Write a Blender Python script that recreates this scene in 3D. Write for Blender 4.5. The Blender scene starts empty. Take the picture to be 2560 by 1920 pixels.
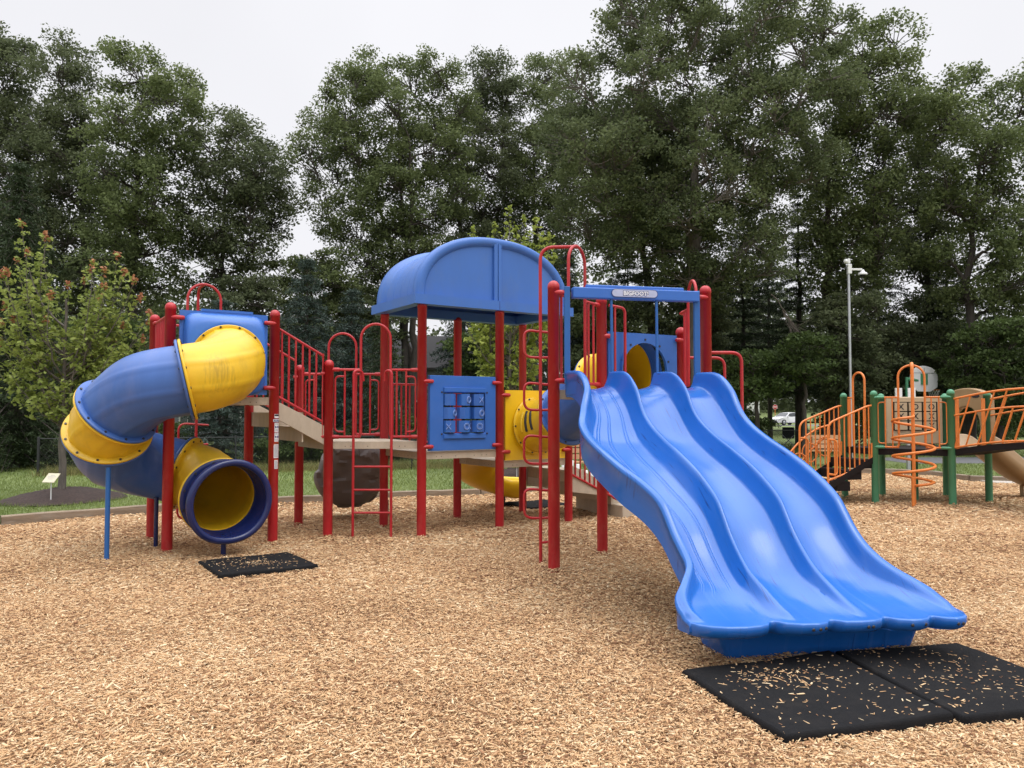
import bpy, math, random
import numpy as np
from mathutils import Vector, Matrix
R = math.radians
scene = bpy.context.scene
COL = scene.collection

# ---------------------------------------------------------------- camera
cam_data = bpy.data.cameras.new('camera')
cam = bpy.data.objects.new('camera', cam_data)
COL.objects.link(cam)
cam.location = (0, 0, 1.69)
cam.rotation_euler = (R(90 + 2.073), 0, 0)
cam_data.sensor_width = 36.0
cam_data.lens = 26.45
cam_data.clip_start = 0.05
cam_data.clip_end = 1500
scene.camera = cam

# ---------------------------------------------------------------- world: overcast daylight
SUN_ELEV, SUN_ROT = 56.0, 125.0
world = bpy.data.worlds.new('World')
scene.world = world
world.use_nodes = True
wn = world.node_tree
wn.nodes.clear()
def wnode(t, **kw):
    n = wn.nodes.new(t)
    for k, v in kw.items():
        setattr(n, k, v)
    return n
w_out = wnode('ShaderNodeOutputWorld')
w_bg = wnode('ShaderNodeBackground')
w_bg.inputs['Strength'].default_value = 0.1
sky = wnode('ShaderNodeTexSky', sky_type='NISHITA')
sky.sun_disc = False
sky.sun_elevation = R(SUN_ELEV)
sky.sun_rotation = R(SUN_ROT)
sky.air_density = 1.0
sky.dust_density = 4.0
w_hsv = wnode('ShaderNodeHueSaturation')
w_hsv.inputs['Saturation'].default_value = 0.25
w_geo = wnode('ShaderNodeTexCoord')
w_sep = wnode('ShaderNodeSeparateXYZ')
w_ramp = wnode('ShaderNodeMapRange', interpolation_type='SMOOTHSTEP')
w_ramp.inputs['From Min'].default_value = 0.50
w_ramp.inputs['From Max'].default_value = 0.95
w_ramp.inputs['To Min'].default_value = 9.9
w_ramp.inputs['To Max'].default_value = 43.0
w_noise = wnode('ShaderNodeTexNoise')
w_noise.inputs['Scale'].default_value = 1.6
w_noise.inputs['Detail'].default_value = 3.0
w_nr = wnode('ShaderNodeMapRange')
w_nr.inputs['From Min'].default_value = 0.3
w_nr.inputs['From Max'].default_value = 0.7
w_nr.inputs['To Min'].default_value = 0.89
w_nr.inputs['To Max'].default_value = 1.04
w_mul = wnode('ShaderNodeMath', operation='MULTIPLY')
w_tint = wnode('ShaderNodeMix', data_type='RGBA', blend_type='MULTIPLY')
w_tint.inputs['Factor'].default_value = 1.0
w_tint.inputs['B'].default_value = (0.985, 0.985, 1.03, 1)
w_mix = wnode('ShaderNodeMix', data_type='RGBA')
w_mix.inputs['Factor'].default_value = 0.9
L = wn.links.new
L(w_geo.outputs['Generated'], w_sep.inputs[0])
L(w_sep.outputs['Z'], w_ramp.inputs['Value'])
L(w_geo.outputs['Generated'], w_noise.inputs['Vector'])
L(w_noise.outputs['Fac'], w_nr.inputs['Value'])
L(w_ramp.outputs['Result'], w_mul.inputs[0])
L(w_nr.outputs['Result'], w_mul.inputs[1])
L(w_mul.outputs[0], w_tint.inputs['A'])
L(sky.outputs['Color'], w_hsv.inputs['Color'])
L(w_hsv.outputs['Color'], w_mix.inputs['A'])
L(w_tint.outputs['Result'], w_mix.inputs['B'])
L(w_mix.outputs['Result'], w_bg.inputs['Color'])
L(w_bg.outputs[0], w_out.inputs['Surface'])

sun_data = bpy.data.lights.new('sun', 'SUN')
sun_data.energy = 0.8
sun_data.angle = R(28)
sun_data.color = (1.0, 0.965, 0.91)
sun = bpy.data.objects.new('sun', sun_data)
COL.objects.link(sun)
_az = R(SUN_ROT)
_dir = Vector((math.sin(_az) * math.cos(R(SUN_ELEV)), math.cos(_az) * math.cos(R(SUN_ELEV)), math.sin(R(SUN_ELEV))))
sun.rotation_euler = (-_dir).to_track_quat('-Z', 'Y').to_euler()
sun.location = _dir * 30

scene.view_settings.view_transform = 'Standard'
scene.view_settings.look = 'None'
scene.view_settings.exposure = 0.0
scene.view_settings.gamma = 1.0
scene.render.engine = 'CYCLES'
scene.cycles.use_denoising = True
scene.cycles.max_bounces = 8
scene.cycles.transparent_max_bounces = 8

# ---------------------------------------------------------------- materials
def new_mat(name):
    m = bpy.data.materials.new(name)
    m.use_nodes = True
    nt = m.node_tree
    b = nt.nodes['Principled BSDF']
    return m, nt, b

def surf(name, color, rough=0.5, var=0.12, scale=6.0, bump=0.0, bscale=60.0, dirt=None, dirt_scale=3.0,
         dirt_amt=0.35, stretch=(1, 1, 1), spec=0.5, metal=0.0, coat=0.0, rvar=0.1):
    """General painted / plastic / wood surface: mottled base colour, optional stains and fine bump."""
    m, nt, b = new_mat(name)
    N = nt.nodes.new
    lk = nt.links.new
    tc = N('ShaderNodeTexCoord')
    mp = N('ShaderNodeMapping')
    mp.inputs['Scale'].default_value = stretch
    lk(tc.outputs['Object'], mp.inputs['Vector'])
    n1 = N('ShaderNodeTexNoise')
    n1.inputs['Scale'].default_value = scale
    n1.inputs['Detail'].default_value = 6
    n1.inputs['Roughness'].default_value = 0.65
    lk(mp.outputs[0], n1.inputs['Vector'])
    mr = N('ShaderNodeMapRange')
    mr.inputs['From Min'].default_value = 0.3
    mr.inputs['From Max'].default_value = 0.7
    mr.inputs['To Min'].default_value = 1 - var
    mr.inputs['To Max'].default_value = 1 + var
    lk(n1.outputs['Fac'], mr.inputs['Value'])
    mx = N('ShaderNodeMix')
    mx.data_type = 'RGBA'
    mx.blend_type = 'MULTIPLY'
    mx.inputs['Factor'].default_value = 1
    mx.inputs['A'].default_value = (*color, 1)
    lk(mr.outputs[0], mx.inputs['B'])
    col = mx.outputs['Result']
    if dirt is not None:
        n2 = N('ShaderNodeTexNoise')
        n2.inputs['Scale'].default_value = dirt_scale
        n2.inputs['Detail'].default_value = 8
        n2.inputs['Roughness'].default_value = 0.72
        lk(mp.outputs[0], n2.inputs['Vector'])
        r2 = N('ShaderNodeMapRange')
        r2.inputs['From Min'].default_value = 0.5
        r2.inputs['From Max'].default_value = 0.78
        r2.inputs['To Max'].default_value = dirt_amt
        lk(n2.outputs['Fac'], r2.inputs['Value'])
        m2 = N('ShaderNodeMix')
        m2.data_type = 'RGBA'
        m2.inputs['B'].default_value = (*dirt, 1)
        lk(r2.outputs[0], m2.inputs['Factor'])
        lk(col, m2.inputs['A'])
        col = m2.outputs['Result']
    lk(col, b.inputs['Base Color'])
    rr = N('ShaderNodeMapRange')
    rr.inputs['To Min'].default_value = max(0.02, rough - rvar)
    rr.inputs['To Max'].default_value = min(1, rough + rvar)
    lk(n1.outputs['Fac'], rr.inputs['Value'])
    lk(rr.outputs[0], b.inputs['Roughness'])
    b.inputs['Metallic'].default_value = metal
    b.inputs['Specular IOR Level'].default_value = spec
    b.inputs['Coat Weight'].default_value = coat
    if bump > 0:
        n3 = N('ShaderNodeTexNoise')
        n3.inputs['Scale'].default_value = bscale
        n3.inputs['Detail'].default_value = 4
        lk(mp.outputs[0], n3.inputs['Vector'])
        bp = N('ShaderNodeBump')
        bp.inputs['Strength'].default_value = bump
        bp.inputs['Distance'].default_value = 0.01
        lk(n3.outputs['Fac'], bp.inputs['Height'])
        lk(bp.outputs[0], b.inputs['Normal'])
    return m

M = {}
M['red'] = surf('red_paint', (0.41, 0.012, 0.018), 0.42, 0.16, 3.0, 0.05, 90, dirt=(0.46, 0.12, 0.09), dirt_scale=7.0, dirt_amt=0.5, stretch=(1, 1, 0.35))
M['blue'] = surf('blue_plastic', (0.030, 0.132, 0.46), 0.40, 0.08, 2.0, 0.05, 120, dirt=(0.08, 0.17, 0.46), dirt_scale=3.0, dirt_amt=0.4)
M['slide'] = surf('slide_blue_plastic', (0.013, 0.122, 0.46), 0.22, 0.05, 2.0, 0.012, 90, dirt=(0.04, 0.15, 0.46), dirt_scale=2.2, dirt_amt=0.3, rvar=0.06, spec=0.6)
def scuffed(m, sx, sy, sz, rz, lo, hi, amt, col):
    """Adds thin scratches that run along one direction of the part."""
    nt = m.node_tree
    N, lk = nt.nodes.new, nt.links.new
    b = nt.nodes['Principled BSDF']
    base = b.inputs['Base Color'].links[0].from_socket
    tc = N('ShaderNodeTexCoord')
    r0 = N('ShaderNodeMapping')
    r0.inputs['Rotation'].default_value = (0, 0, rz)
    lk(tc.outputs['Object'], r0.inputs['Vector'])
    mp = N('ShaderNodeMapping')
    mp.inputs['Scale'].default_value = (sx, sy, sz)
    lk(r0.outputs[0], mp.inputs['Vector'])
    n = N('ShaderNodeTexNoise')
    n.inputs['Scale'].default_value = 1.0
    n.inputs['Detail'].default_value = 3
    n.inputs['Distortion'].default_value = 0.4
    lk(mp.outputs[0], n.inputs['Vector'])
    n2 = N('ShaderNodeTexNoise')
    n2.inputs['Scale'].default_value = 1.7
    lk(tc.outputs['Object'], n2.inputs['Vector'])
    mu = N('ShaderNodeMath')
    mu.operation = 'MULTIPLY_ADD'
    lk(n2.outputs['Fac'], mu.inputs[0])
    mu.inputs[1].default_value = 0.30
    lk(n.outputs['Fac'], mu.inputs[2])
    r = N('ShaderNodeMapRange')
    r.inputs['From Min'].default_value = lo
    r.inputs['From Max'].default_value = hi
    r.inputs['To Max'].default_value = amt
    lk(mu.outputs[0], r.inputs['Value'])
    mx = N('ShaderNodeMix')
    mx.data_type = 'RGBA'
    mx.inputs['B'].default_value = (*col, 1)
    lk(r.outputs[0], mx.inputs['Factor'])
    lk(base, mx.inputs['A'])
    lk(mx.outputs['Result'], b.inputs['Base Color'])
scuffed(M['slide'], 120, 3.2, 3.2, R(-12), 0.80, 0.88, 0.7, (0.010, 0.030, 0.14))
scuffed(M['slide'], 16, 1.1, 1.1, R(-12), 0.70, 0.95, 0.35, (0.07, 0.19, 0.50))
M['roof'] = surf('weathered_blue_plastic', (0.042, 0.140, 0.45), 0.45, 0.08, 1.6, 0.04, 120, dirt=(0.085, 0.155, 0.33), dirt_scale=2.4, dirt_amt=0.6, stretch=(1, 1, 0.45))
M['tube_blue'] = surf('faded_blue_plastic', (0.046, 0.122, 0.37), 0.40, 0.12, 1.6, 0.03, 100, dirt=(0.13, 0.17, 0.36), dirt_scale=3.0, dirt_amt=0.55, stretch=(1, 1, 0.3))
M['navy'] = surf('navy_plastic', (0.011, 0.020, 0.095), 0.22, 0.12, 2.0, 0.02, 80, dirt=(0.05, 0.06, 0.16), dirt_amt=0.4, rvar=0.06)
M['yellow'] = surf('yellow_plastic', (0.70, 0.44, 0.015), 0.38, 0.10, 2.0, 0.03, 90, dirt=(0.36, 0.24, 0.03), dirt_scale=2.6, dirt_amt=0.6, stretch=(1, 1, 0.5))
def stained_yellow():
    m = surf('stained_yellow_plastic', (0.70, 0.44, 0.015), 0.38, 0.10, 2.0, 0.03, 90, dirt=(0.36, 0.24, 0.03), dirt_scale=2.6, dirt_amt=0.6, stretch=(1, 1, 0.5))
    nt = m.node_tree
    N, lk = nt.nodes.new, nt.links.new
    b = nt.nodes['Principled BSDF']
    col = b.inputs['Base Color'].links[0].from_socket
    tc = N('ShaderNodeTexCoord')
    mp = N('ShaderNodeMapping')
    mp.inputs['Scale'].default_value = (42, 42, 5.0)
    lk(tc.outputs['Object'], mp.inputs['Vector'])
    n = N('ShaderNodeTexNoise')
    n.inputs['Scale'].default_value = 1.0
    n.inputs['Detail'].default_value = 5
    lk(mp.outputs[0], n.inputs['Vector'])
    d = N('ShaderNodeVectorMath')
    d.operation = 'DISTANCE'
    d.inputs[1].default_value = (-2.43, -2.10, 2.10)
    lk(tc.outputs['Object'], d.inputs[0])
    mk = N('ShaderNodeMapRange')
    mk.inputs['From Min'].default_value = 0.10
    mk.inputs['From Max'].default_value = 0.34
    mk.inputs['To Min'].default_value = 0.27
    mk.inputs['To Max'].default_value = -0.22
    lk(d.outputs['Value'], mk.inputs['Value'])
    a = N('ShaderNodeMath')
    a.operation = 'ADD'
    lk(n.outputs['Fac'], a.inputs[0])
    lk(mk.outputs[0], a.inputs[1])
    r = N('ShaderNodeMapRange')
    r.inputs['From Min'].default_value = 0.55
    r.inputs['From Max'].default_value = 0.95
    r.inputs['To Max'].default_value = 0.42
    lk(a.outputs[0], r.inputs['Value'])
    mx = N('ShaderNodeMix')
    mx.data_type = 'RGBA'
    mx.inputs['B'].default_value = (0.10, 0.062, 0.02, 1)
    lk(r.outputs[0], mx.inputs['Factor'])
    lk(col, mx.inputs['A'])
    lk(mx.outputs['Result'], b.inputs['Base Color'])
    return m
M['yellow_stained'] = stained_yellow()
M['yellow_clean'] = surf('clean_yellow_plastic', (0.76, 0.47, 0.008), 0.38, 0.06, 2.0, 0.03, 90, dirt=(0.55, 0.36, 0.03), dirt_amt=0.3)
M['beam_blue'] = surf('blue_painted_steel', (0.015, 0.105, 0.33), 0.4, 0.08, 3.0, 0.02, 90)
M['deck'] = surf('tan_coated_deck', (0.46, 0.385, 0.29), 0.62, 0.12, 5.0, 0.12, 160, dirt=(0.27, 0.215, 0.15), dirt_scale=4.0, dirt_amt=0.6, stretch=(1, 1, 0.4))
M['bolt'] = surf('dark_bolt', (0.03, 0.028, 0.03), 0.45, 0.2, 20)
M['steel'] = surf('galvanised_steel', (0.50, 0.51, 0.53), 0.38, 0.10, 8.0, 0.03, 60, metal=0.75)
M['rubber'] = surf('black_rubber', (0.011, 0.011, 0.012), 0.92, 0.35, 90.0, 0.6, 220, dirt=(0.035, 0.03, 0.026), dirt_scale=5, dirt_amt=0.5, spec=0.15)
M['rock'] = surf('grey_brown_moulded_plastic', (0.135, 0.115, 0.107), 0.6, 0.22, 3.0, 0.25, 30, dirt=(0.085, 0.07, 0.065), dirt_amt=0.5)
M['green'] = surf('green_paint', (0.070, 0.255, 0.135), 0.42, 0.08, 4.0, 0.03, 90, dirt=(0.10, 0.26, 0.15), dirt_amt=0.3)
M['orange'] = surf('orange_paint', (0.68, 0.20, 0.038), 0.40, 0.10, 5.0, 0.03, 90, dirt=(0.45, 0.16, 0.06), dirt_amt=0.4)
M['tan'] = surf('tan_plastic', (0.50, 0.375, 0.23), 0.5, 0.08, 3.0, 0.03, 90, dirt=(0.36, 0.27, 0.17), dirt_amt=0.4)
M['tan_dark'] = surf('brown_tan_plastic', (0.34, 0.225, 0.115), 0.35, 0.08, 2.0, 0.02, 90, dirt=(0.25, 0.17, 0.09), dirt_amt=0.4)
M['black_deck'] = surf('black_coated_deck', (0.012, 0.009, 0.009), 0.7, 0.2, 8.0, 0.08, 120, spec=0.2)
M['ink'] = surf('black_ink', (0.015, 0.015, 0.02), 0.6, 0.05, 10)
M['engraved'] = surf('pale_blue_engraving', (0.20, 0.32, 0.66), 0.6, 0.1, 20)
M['white'] = surf('white_paint', (0.76, 0.76, 0.76), 0.45, 0.05, 6.0, dirt=(0.55, 0.53, 0.5), dirt_amt=0.3)
M['sticker'] = surf('white_vinyl', (0.70, 0.70, 0.72), 0.4, 0.05, 20)
M['sticker_red'] = surf('orange_red_vinyl', (0.55, 0.09, 0.02), 0.4, 0.05, 20)
M['sticker_blue'] = surf('navy_vinyl', (0.02, 0.035, 0.16), 0.4, 0.05, 20)
M['sticker_grey'] = surf('grey_print', (0.36, 0.35, 0.37), 0.5, 0.2, 60)
M['signplate'] = surf('pale_lilac_vinyl', (0.42, 0.45, 0.60), 0.4, 0.08, 12)
M['timber'] = surf('weathered_timber', (0.23, 0.175, 0.12), 0.85, 0.3, 5.0, 0.5, 40, dirt=(0.36, 0.33, 0.28), dirt_scale=6, dirt_amt=0.8, stretch=(0.4, 0.4, 3))
M['bench_wood'] = surf('tan_bench_boards', (0.42, 0.25, 0.13), 0.7, 0.15, 8.0, 0.1, 60)
M['siding'] = surf('grey_siding_paint', (0.20, 0.215, 0.24), 0.7, 0.1, 2.0)
M['shingle'] = surf('dark_shingles', (0.045, 0.043, 0.045), 0.9, 0.3, 30.0, 0.4, 40)
M['trim'] = surf('white_trim', (0.62, 0.62, 0.60), 0.6, 0.08, 5.0)
M['glass'] = surf('dark_window_glass', (0.03, 0.035, 0.04), 0.08, 0.2, 2.0, spec=0.8)
M['fence'] = surf('black_fence_coating', (0.012, 0.013, 0.014), 0.5, 0.2, 10.0)
M['car_white'] = surf('white_car_paint', (0.80, 0.80, 0.81), 0.12, 0.02, 2.0, coat=0.8, rvar=0.03)
M['car_black'] = surf('black_car_trim', (0.015, 0.015, 0.017), 0.35, 0.2, 5.0)
M['tyre'] = surf('tyre_rubber', (0.02, 0.02, 0.02), 0.8, 0.2, 30.0)
M['lamp'] = surf('headlight_lens', (0.5, 0.52, 0.55), 0.1, 0.1, 10.0)
M['stop_red'] = surf('stop_sign_red', (0.45, 0.02, 0.025), 0.4, 0.05, 5.0)
M['chair_green'] = surf('dark_green_canvas', (0.012, 0.035, 0.035), 0.8, 0.2, 12.0)
M['chair_black'] = surf('black_canvas', (0.012, 0.012, 0.016), 0.8, 0.2, 12.0)
M['flame'] = surf('orange_petals', (0.40, 0.17, 0.02), 0.7, 0.2, 30.0)
M['mulch'] = surf('dark_mulch', (0.036, 0.022, 0.018), 0.95, 0.6, 22.0, 1.0, 28, dirt=(0.10, 0.065, 0.052), dirt_scale=26, dirt_amt=0.8)
M['path'] = surf('grey_asphalt', (0.15, 0.15, 0.155), 0.9, 0.15, 6.0, 0.3, 90)
M['concrete'] = surf('pale_concrete', (0.42, 0.38, 0.33), 0.85, 0.12, 4.0, 0.2, 60)
M['bark'] = surf('tree_bark', (0.060, 0.050, 0.042), 0.95, 0.45, 4.0, 1.0, 18, stretch=(3, 3, 0.5))
M['bark_pale'] = surf('grey_bark', (0.125, 0.108, 0.092), 0.95, 0.4, 5.0, 1.0, 20, stretch=(3, 3, 0.7))
M['dead'] = surf('dead_twig_bark', (0.15, 0.125, 0.105), 0.95, 0.3, 8.0)

def leaf_mat(name, c1, c2, trans=0.35, scale=0.35):
    """Leaf: colour differs leaf by leaf and from clump to clump; some light passes through."""
    m, nt, b = new_mat(name)
    N = nt.nodes.new
    lk = nt.links.new
    geo = N('ShaderNodeNewGeometry')
    tc = N('ShaderNodeTexCoord')
    ns = N('ShaderNodeTexNoise')
    ns.inputs['Scale'].default_value = scale
    ns.inputs['Detail'].default_value = 3
    lk(tc.outputs['Object'], ns.inputs['Vector'])
    ad = N('ShaderNodeMath')
    ad.operation = 'MULTIPLY_ADD'
    lk(geo.outputs['Random Per Island'], ad.inputs[0])
    ad.inputs[1].default_value = 0.55
    mr = N('ShaderNodeMapRange')
    mr.inputs['From Min'].default_value = 0.35
    mr.inputs['From Max'].default_value = 0.65
    mr.inputs['To Min'].default_value = 0.0
    mr.inputs['To Max'].default_value = 0.45
    lk(ns.outputs['Fac'], mr.inputs['Value'])
    lk(mr.outputs[0], ad.inputs[2])
    mx = N('ShaderNodeMix')
    mx.data_type = 'RGBA'
    mx.inputs['A'].default_value = (*c1, 1)
    mx.inputs['B'].default_value = (*c2, 1)
    lk(ad.outputs[0], mx.inputs['Factor'])
    lk(mx.outputs['Result'], b.inputs['Base Color'])
    b.inputs['Roughness'].default_value = 0.55
    b.inputs['Specular IOR Level'].default_value = 0.12
    tr = N('ShaderNodeBsdfTranslucent')
    lk(mx.outputs['Result'], tr.inputs['Color'])
    ms = N('ShaderNodeMixShader')
    ms.inputs[0].default_value = trans
    lk(b.outputs[0], ms.inputs[1])
    lk(tr.outputs[0], ms.inputs[2])
    lk(ms.outputs[0], nt.nodes['Material Output'].inputs['Surface'])
    return m
M['leaf_oak'] = leaf_mat('oak_leaf', (0.083, 0.110, 0.046), (0.200, 0.238, 0.098), 0.42)
M['leaf_oak_dark'] = leaf_mat('dark_oak_leaf', (0.074, 0.093, 0.050), (0.158, 0.182, 0.090), 0.42)
M['leaf_olive'] = leaf_mat('olive_oak_leaf', (0.082, 0.106, 0.050), (0.188, 0.222, 0.104), 0.42)
M['leaf_pine'] = leaf_mat('pine_needle', (0.022, 0.035, 0.018), (0.055, 0.078, 0.036), 0.15)
M['leaf_spruce'] = leaf_mat('blue_spruce_needle', (0.038, 0.058, 0.048), (0.085, 0.115, 0.095), 0.15)
M['leaf_maple'] = leaf_mat('young_maple_leaf', (0.15, 0.20, 0.045), (0.38, 0.43, 0.12), 0.4, 1.2)
M['leaf_bright'] = leaf_mat('bright_maple_leaf', (0.20, 0.26, 0.05), (0.43, 0.48, 0.12), 0.4, 1.2)
M['leaf_red'] = leaf_mat('red_new_leaf', (0.36, 0.13, 0.075), (0.50, 0.26, 0.13), 0.35, 1.2)
M['leaf_shrub'] = leaf_mat('shrub_leaf', (0.045, 0.068, 0.024), (0.110, 0.155, 0.048))
M['leaf_wood'] = leaf_mat('far_wood_leaf', (0.052, 0.068, 0.036), (0.125, 0.148, 0.070), 0.35, 0.15)
M['grass_blade'] = leaf_mat('grass_blade', (0.115, 0.165, 0.042), (0.29, 0.34, 0.115), 0.3, 0.6)
M['dry_grass'] = leaf_mat('dry_grass_blade', (0.13, 0.13, 0.045), (0.30, 0.27, 0.11), 0.3, 0.6)
# ---------------------------------------------------------------- geometry helpers
V = Vector
def vec(p):
    return Vector(p)

class MB:
    """Collects shapes and links them as ONE mesh object."""
    def __init__(self):
        self.v, self.f, self.m, self.s = [], [], [], []
    def add(self, verts, faces, mat=0, smooth=False):
        o = len(self.v)
        self.v.extend([tuple(p) for p in verts])
        for f in faces:
            self.f.append(tuple(i + o for i in f))
            self.m.append(mat)
            self.s.append(smooth)
        return self
    def box(self, c, size, rz=0.0, mat=0, rx=0.0, ry=0.0):
        mt = Matrix.Translation(vec(c)) @ Matrix.Rotation(rz, 4, 'Z') @ Matrix.Rotation(rx, 4, 'X') @ Matrix.Rotation(ry, 4, 'Y')
        h = [s / 2 for s in size]
        vs = [mt @ V((x * h[0], y * h[1], z * h[2])) for x in (-1, 1) for y in (-1, 1) for z in (-1, 1)]
        return self.add(vs, [(0, 1, 3, 2), (4, 6, 7, 5), (0, 4, 5, 1), (2, 3, 7, 6), (0, 2, 6, 4), (1, 5, 7, 3)], mat)
    def beam(self, a, b, w, h, mat=0):
        """Rectangular bar from a to b, w wide (horizontal), h high."""
        a, b = vec(a), vec(b)
        d = (b - a).normalized()
        side = d.cross(V((0, 0, 1)))
        side = side.normalized() if side.length > 1e-4 else V((1, 0, 0))
        up = side.cross(d).normalized()
        vs = []
        for p in (a, b):
            for sx, sz in ((-1, -1), (1, -1), (1, 1), (-1, 1)):
                vs.append(p + side * (sx * w / 2) + up * (sz * h / 2))
        return self.add(vs, [(3, 2, 1, 0), (4, 5, 6, 7), (0, 1, 5, 4), (1, 2, 6, 5), (2, 3, 7, 6), (3, 0, 4, 7)], mat)
    def prism(self, pts, z0, z1, mat=0):
        n = len(pts)
        vs = [(p[0], p[1], z0) for p in pts] + [(p[0], p[1], z1) for p in pts]
        fs = [tuple(range(n))[::-1], tuple(range(n, 2 * n))]
        fs += [(i, (i + 1) % n, n + (i + 1) % n, n + i) for i in range(n)]
        return self.add(vs, fs, mat)
    def slab(self, pts3, off, mat=0):
        """Planar polygon of 3-D points thickened by the vector off."""
        n = len(pts3)
        o = vec(off)
        vs = [vec(p) for p in pts3] + [vec(p) + o for p in pts3]
        fs = [tuple(range(n))[::-1], tuple(range(n, 2 * n))]
        fs += [(i, (i + 1) % n, n + (i + 1) % n, n + i) for i in range(n)]
        return self.add(vs, fs, mat)
    def tube(self, path, r, n=10, mat=0, closed=False, cap=True):
        path = [vec(p) for p in path]
        k = len(path)
        rad = r if hasattr(r, '__len__') else [r] * k
        tang = []
        for i in range(k):
            if closed:
                t = path[(i + 1) % k] - path[i - 1]
            else:
                t = path[min(i + 1, k - 1)] - path[max(i - 1, 0)]
            tang.append(t.normalized() if t.length > 1e-9 else V((0, 0, 1)))
        ref = V((0, 0, 1)) if abs(tang[0].z) < 0.9 else V((1, 0, 0))
        nrm = (ref - tang[0] * ref.dot(tang[0])).normalized()
        vs = []
        for i in range(k):
            nrm = nrm - tang[i] * nrm.dot(tang[i])
            nrm = nrm.normalized() if nrm.length > 1e-6 else V((1, 0, 0))
            bi = tang[i].cross(nrm)
            for j in range(n):
                a = 2 * math.pi * j / n
                vs.append(path[i] + (nrm * math.cos(a) + bi * math.sin(a)) * rad[i])
        fs = []
        for i in range(k if closed else k - 1):
            i2 = (i + 1) % k
            for j in range(n):
                fs.append((i * n + j, i * n + (j + 1) % n, i2 * n + (j + 1) % n, i2 * n + j))
        self.add(vs, fs, mat, True)
        if cap and not closed:
            self.add([vs[j] for j in range(n)], [tuple(range(n))[::-1]], mat)
            self.add([vs[(k - 1) * n + j] for j in range(n)], [tuple(range(n))], mat)
        return self
    def lathe(self, c, prof, n=20, mat=0, axis=None, cap=True):
        """Profile [(radius, height)] turned about an axis (default vertical) through c."""
        c = vec(c)
        ax = vec(axis).normalized() if axis is not None else V((0, 0, 1))
        ref = V((1, 0, 0)) if abs(ax.x) < 0.9 else V((0, 1, 0))
        e1 = (ref - ax * ref.dot(ax)).normalized()
        e2 = ax.cross(e1)
        vs = [c + ax * h + (e1 * math.cos(2 * math.pi * j / n) + e2 * math.sin(2 * math.pi * j / n)) * r
              for r, h in prof for j in range(n)]
        fs = [(i * n + j, i * n + (j + 1) % n, (i + 1) * n + (j + 1) % n, (i + 1) * n + j)
              for i in range(len(prof) - 1) for j in range(n)]
        self.add(vs, fs, mat, True)
        if cap and prof[0][0] > 1e-4:
            self.add(vs[:n], [tuple(range(n))[::-1]], mat)
        if cap and prof[-1][0] > 1e-4:
            self.add(vs[-n:], [tuple(range(n))], mat)
        return self
    def grid(self, rows, mat=0, smooth=True, close=False, flip=False):
        """rows: list of equally long point lists; close joins the last column to the first."""
        k, n = len(rows), len(rows[0])
        fs = []
        for i in range(k - 1):
            for j in range(n if close else n - 1):
                a, b = i * n + j, i * n + (j + 1) % n
                q = (a, b, b + n, a + n)
                fs.append(q[::-1] if flip else q)
        return self.add([p for r in rows for p in r], fs, mat, smooth)
    def build(self, name, mats, parent=None, bevel=0.0, seg=2, angle=35):
        org = origin_of(parent)
        me = bpy.data.meshes.new(name)
        me.from_pydata([(p[0] - org[0], p[1] - org[1], p[2] - org[2]) for p in self.v], [], self.f)
        for mt in (mats if isinstance(mats, (list, tuple)) else [mats]):
            me.materials.append(M[mt] if isinstance(mt, str) else mt)
        me.polygons.foreach_set('material_index', self.m)
        me.polygons.foreach_set('use_smooth', self.s)
        me.update()
        o = bpy.data.objects.new(name, me)
        COL.objects.link(o)
        if parent is not None:
            o.parent = parent
        if bevel > 0:
            bv = o.modifiers.new('bevel', 'BEVEL')
            bv.width = bevel
            bv.segments = seg
            bv.limit_method = 'ANGLE'
            bv.angle_limit = R(angle)
        return o

def origin_of(o):
    p = V((0, 0, 0))
    while o is not None:
        p = p + o.location
        o = o.parent
    return p

def thing(name, label, cat, loc, group=None, kind=None):
    o = bpy.data.objects.new(name, None)
    o.empty_display_size = 0.2
    COL.objects.link(o)
    o.location = loc
    o['label'] = label
    o['category'] = cat
    if group:
        o['group'] = group
    if kind:
        o['kind'] = kind
    return o

def thing_part(name, parent):
    """A part that only gathers its own pieces."""
    o = bpy.data.objects.new(name, None)
    o.empty_display_size = 0.1
    COL.objects.link(o)
    o.parent = parent
    return o

def tag(o, label=None, cat=None, group=None, kind=None):
    for k, v in (('label', label), ('category', cat), ('group', group), ('kind', kind)):
        if v:
            o[k] = v
    return o

def copy_thing(o, loc, rz=0.0, scale=1.0, label=None):
    """A copy of a thing with copies of its parts and sub-parts (mesh data shared)."""
    r = o.copy()
    COL.objects.link(r)
    r.location = loc
    r.rotation_euler = (0, 0, rz)
    r.scale = (scale,) * 3 if not hasattr(scale, '__len__') else scale
    if label:
        r['label'] = label
    for ch in list(o.children):
        c = ch.copy()
        COL.objects.link(c)
        c.parent = r
        for g in list(ch.children):
            e = g.copy()
            COL.objects.link(e)
            e.parent = c
    return r

def fillet(pts, rad, n=6):
    """Round the inner corners of a polyline, as a bent pipe."""
    pts = [vec(p) for p in pts]
    out = [pts[0]]
    for i in range(1, len(pts) - 1):
        a, b, c = pts[i - 1], pts[i], pts[i + 1]
        d1, d2 = (a - b), (c - b)
        r = min(rad, d1.length * 0.49, d2.length * 0.49)
        p1, p2 = b + d1.normalized() * r, b + d2.normalized() * r
        for k in range(n + 1):
            t = k / n
            out.append(p1 * (1 - t) ** 2 + b * 2 * t * (1 - t) + p2 * t * t)
    out.append(pts[-1])
    return out

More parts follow.
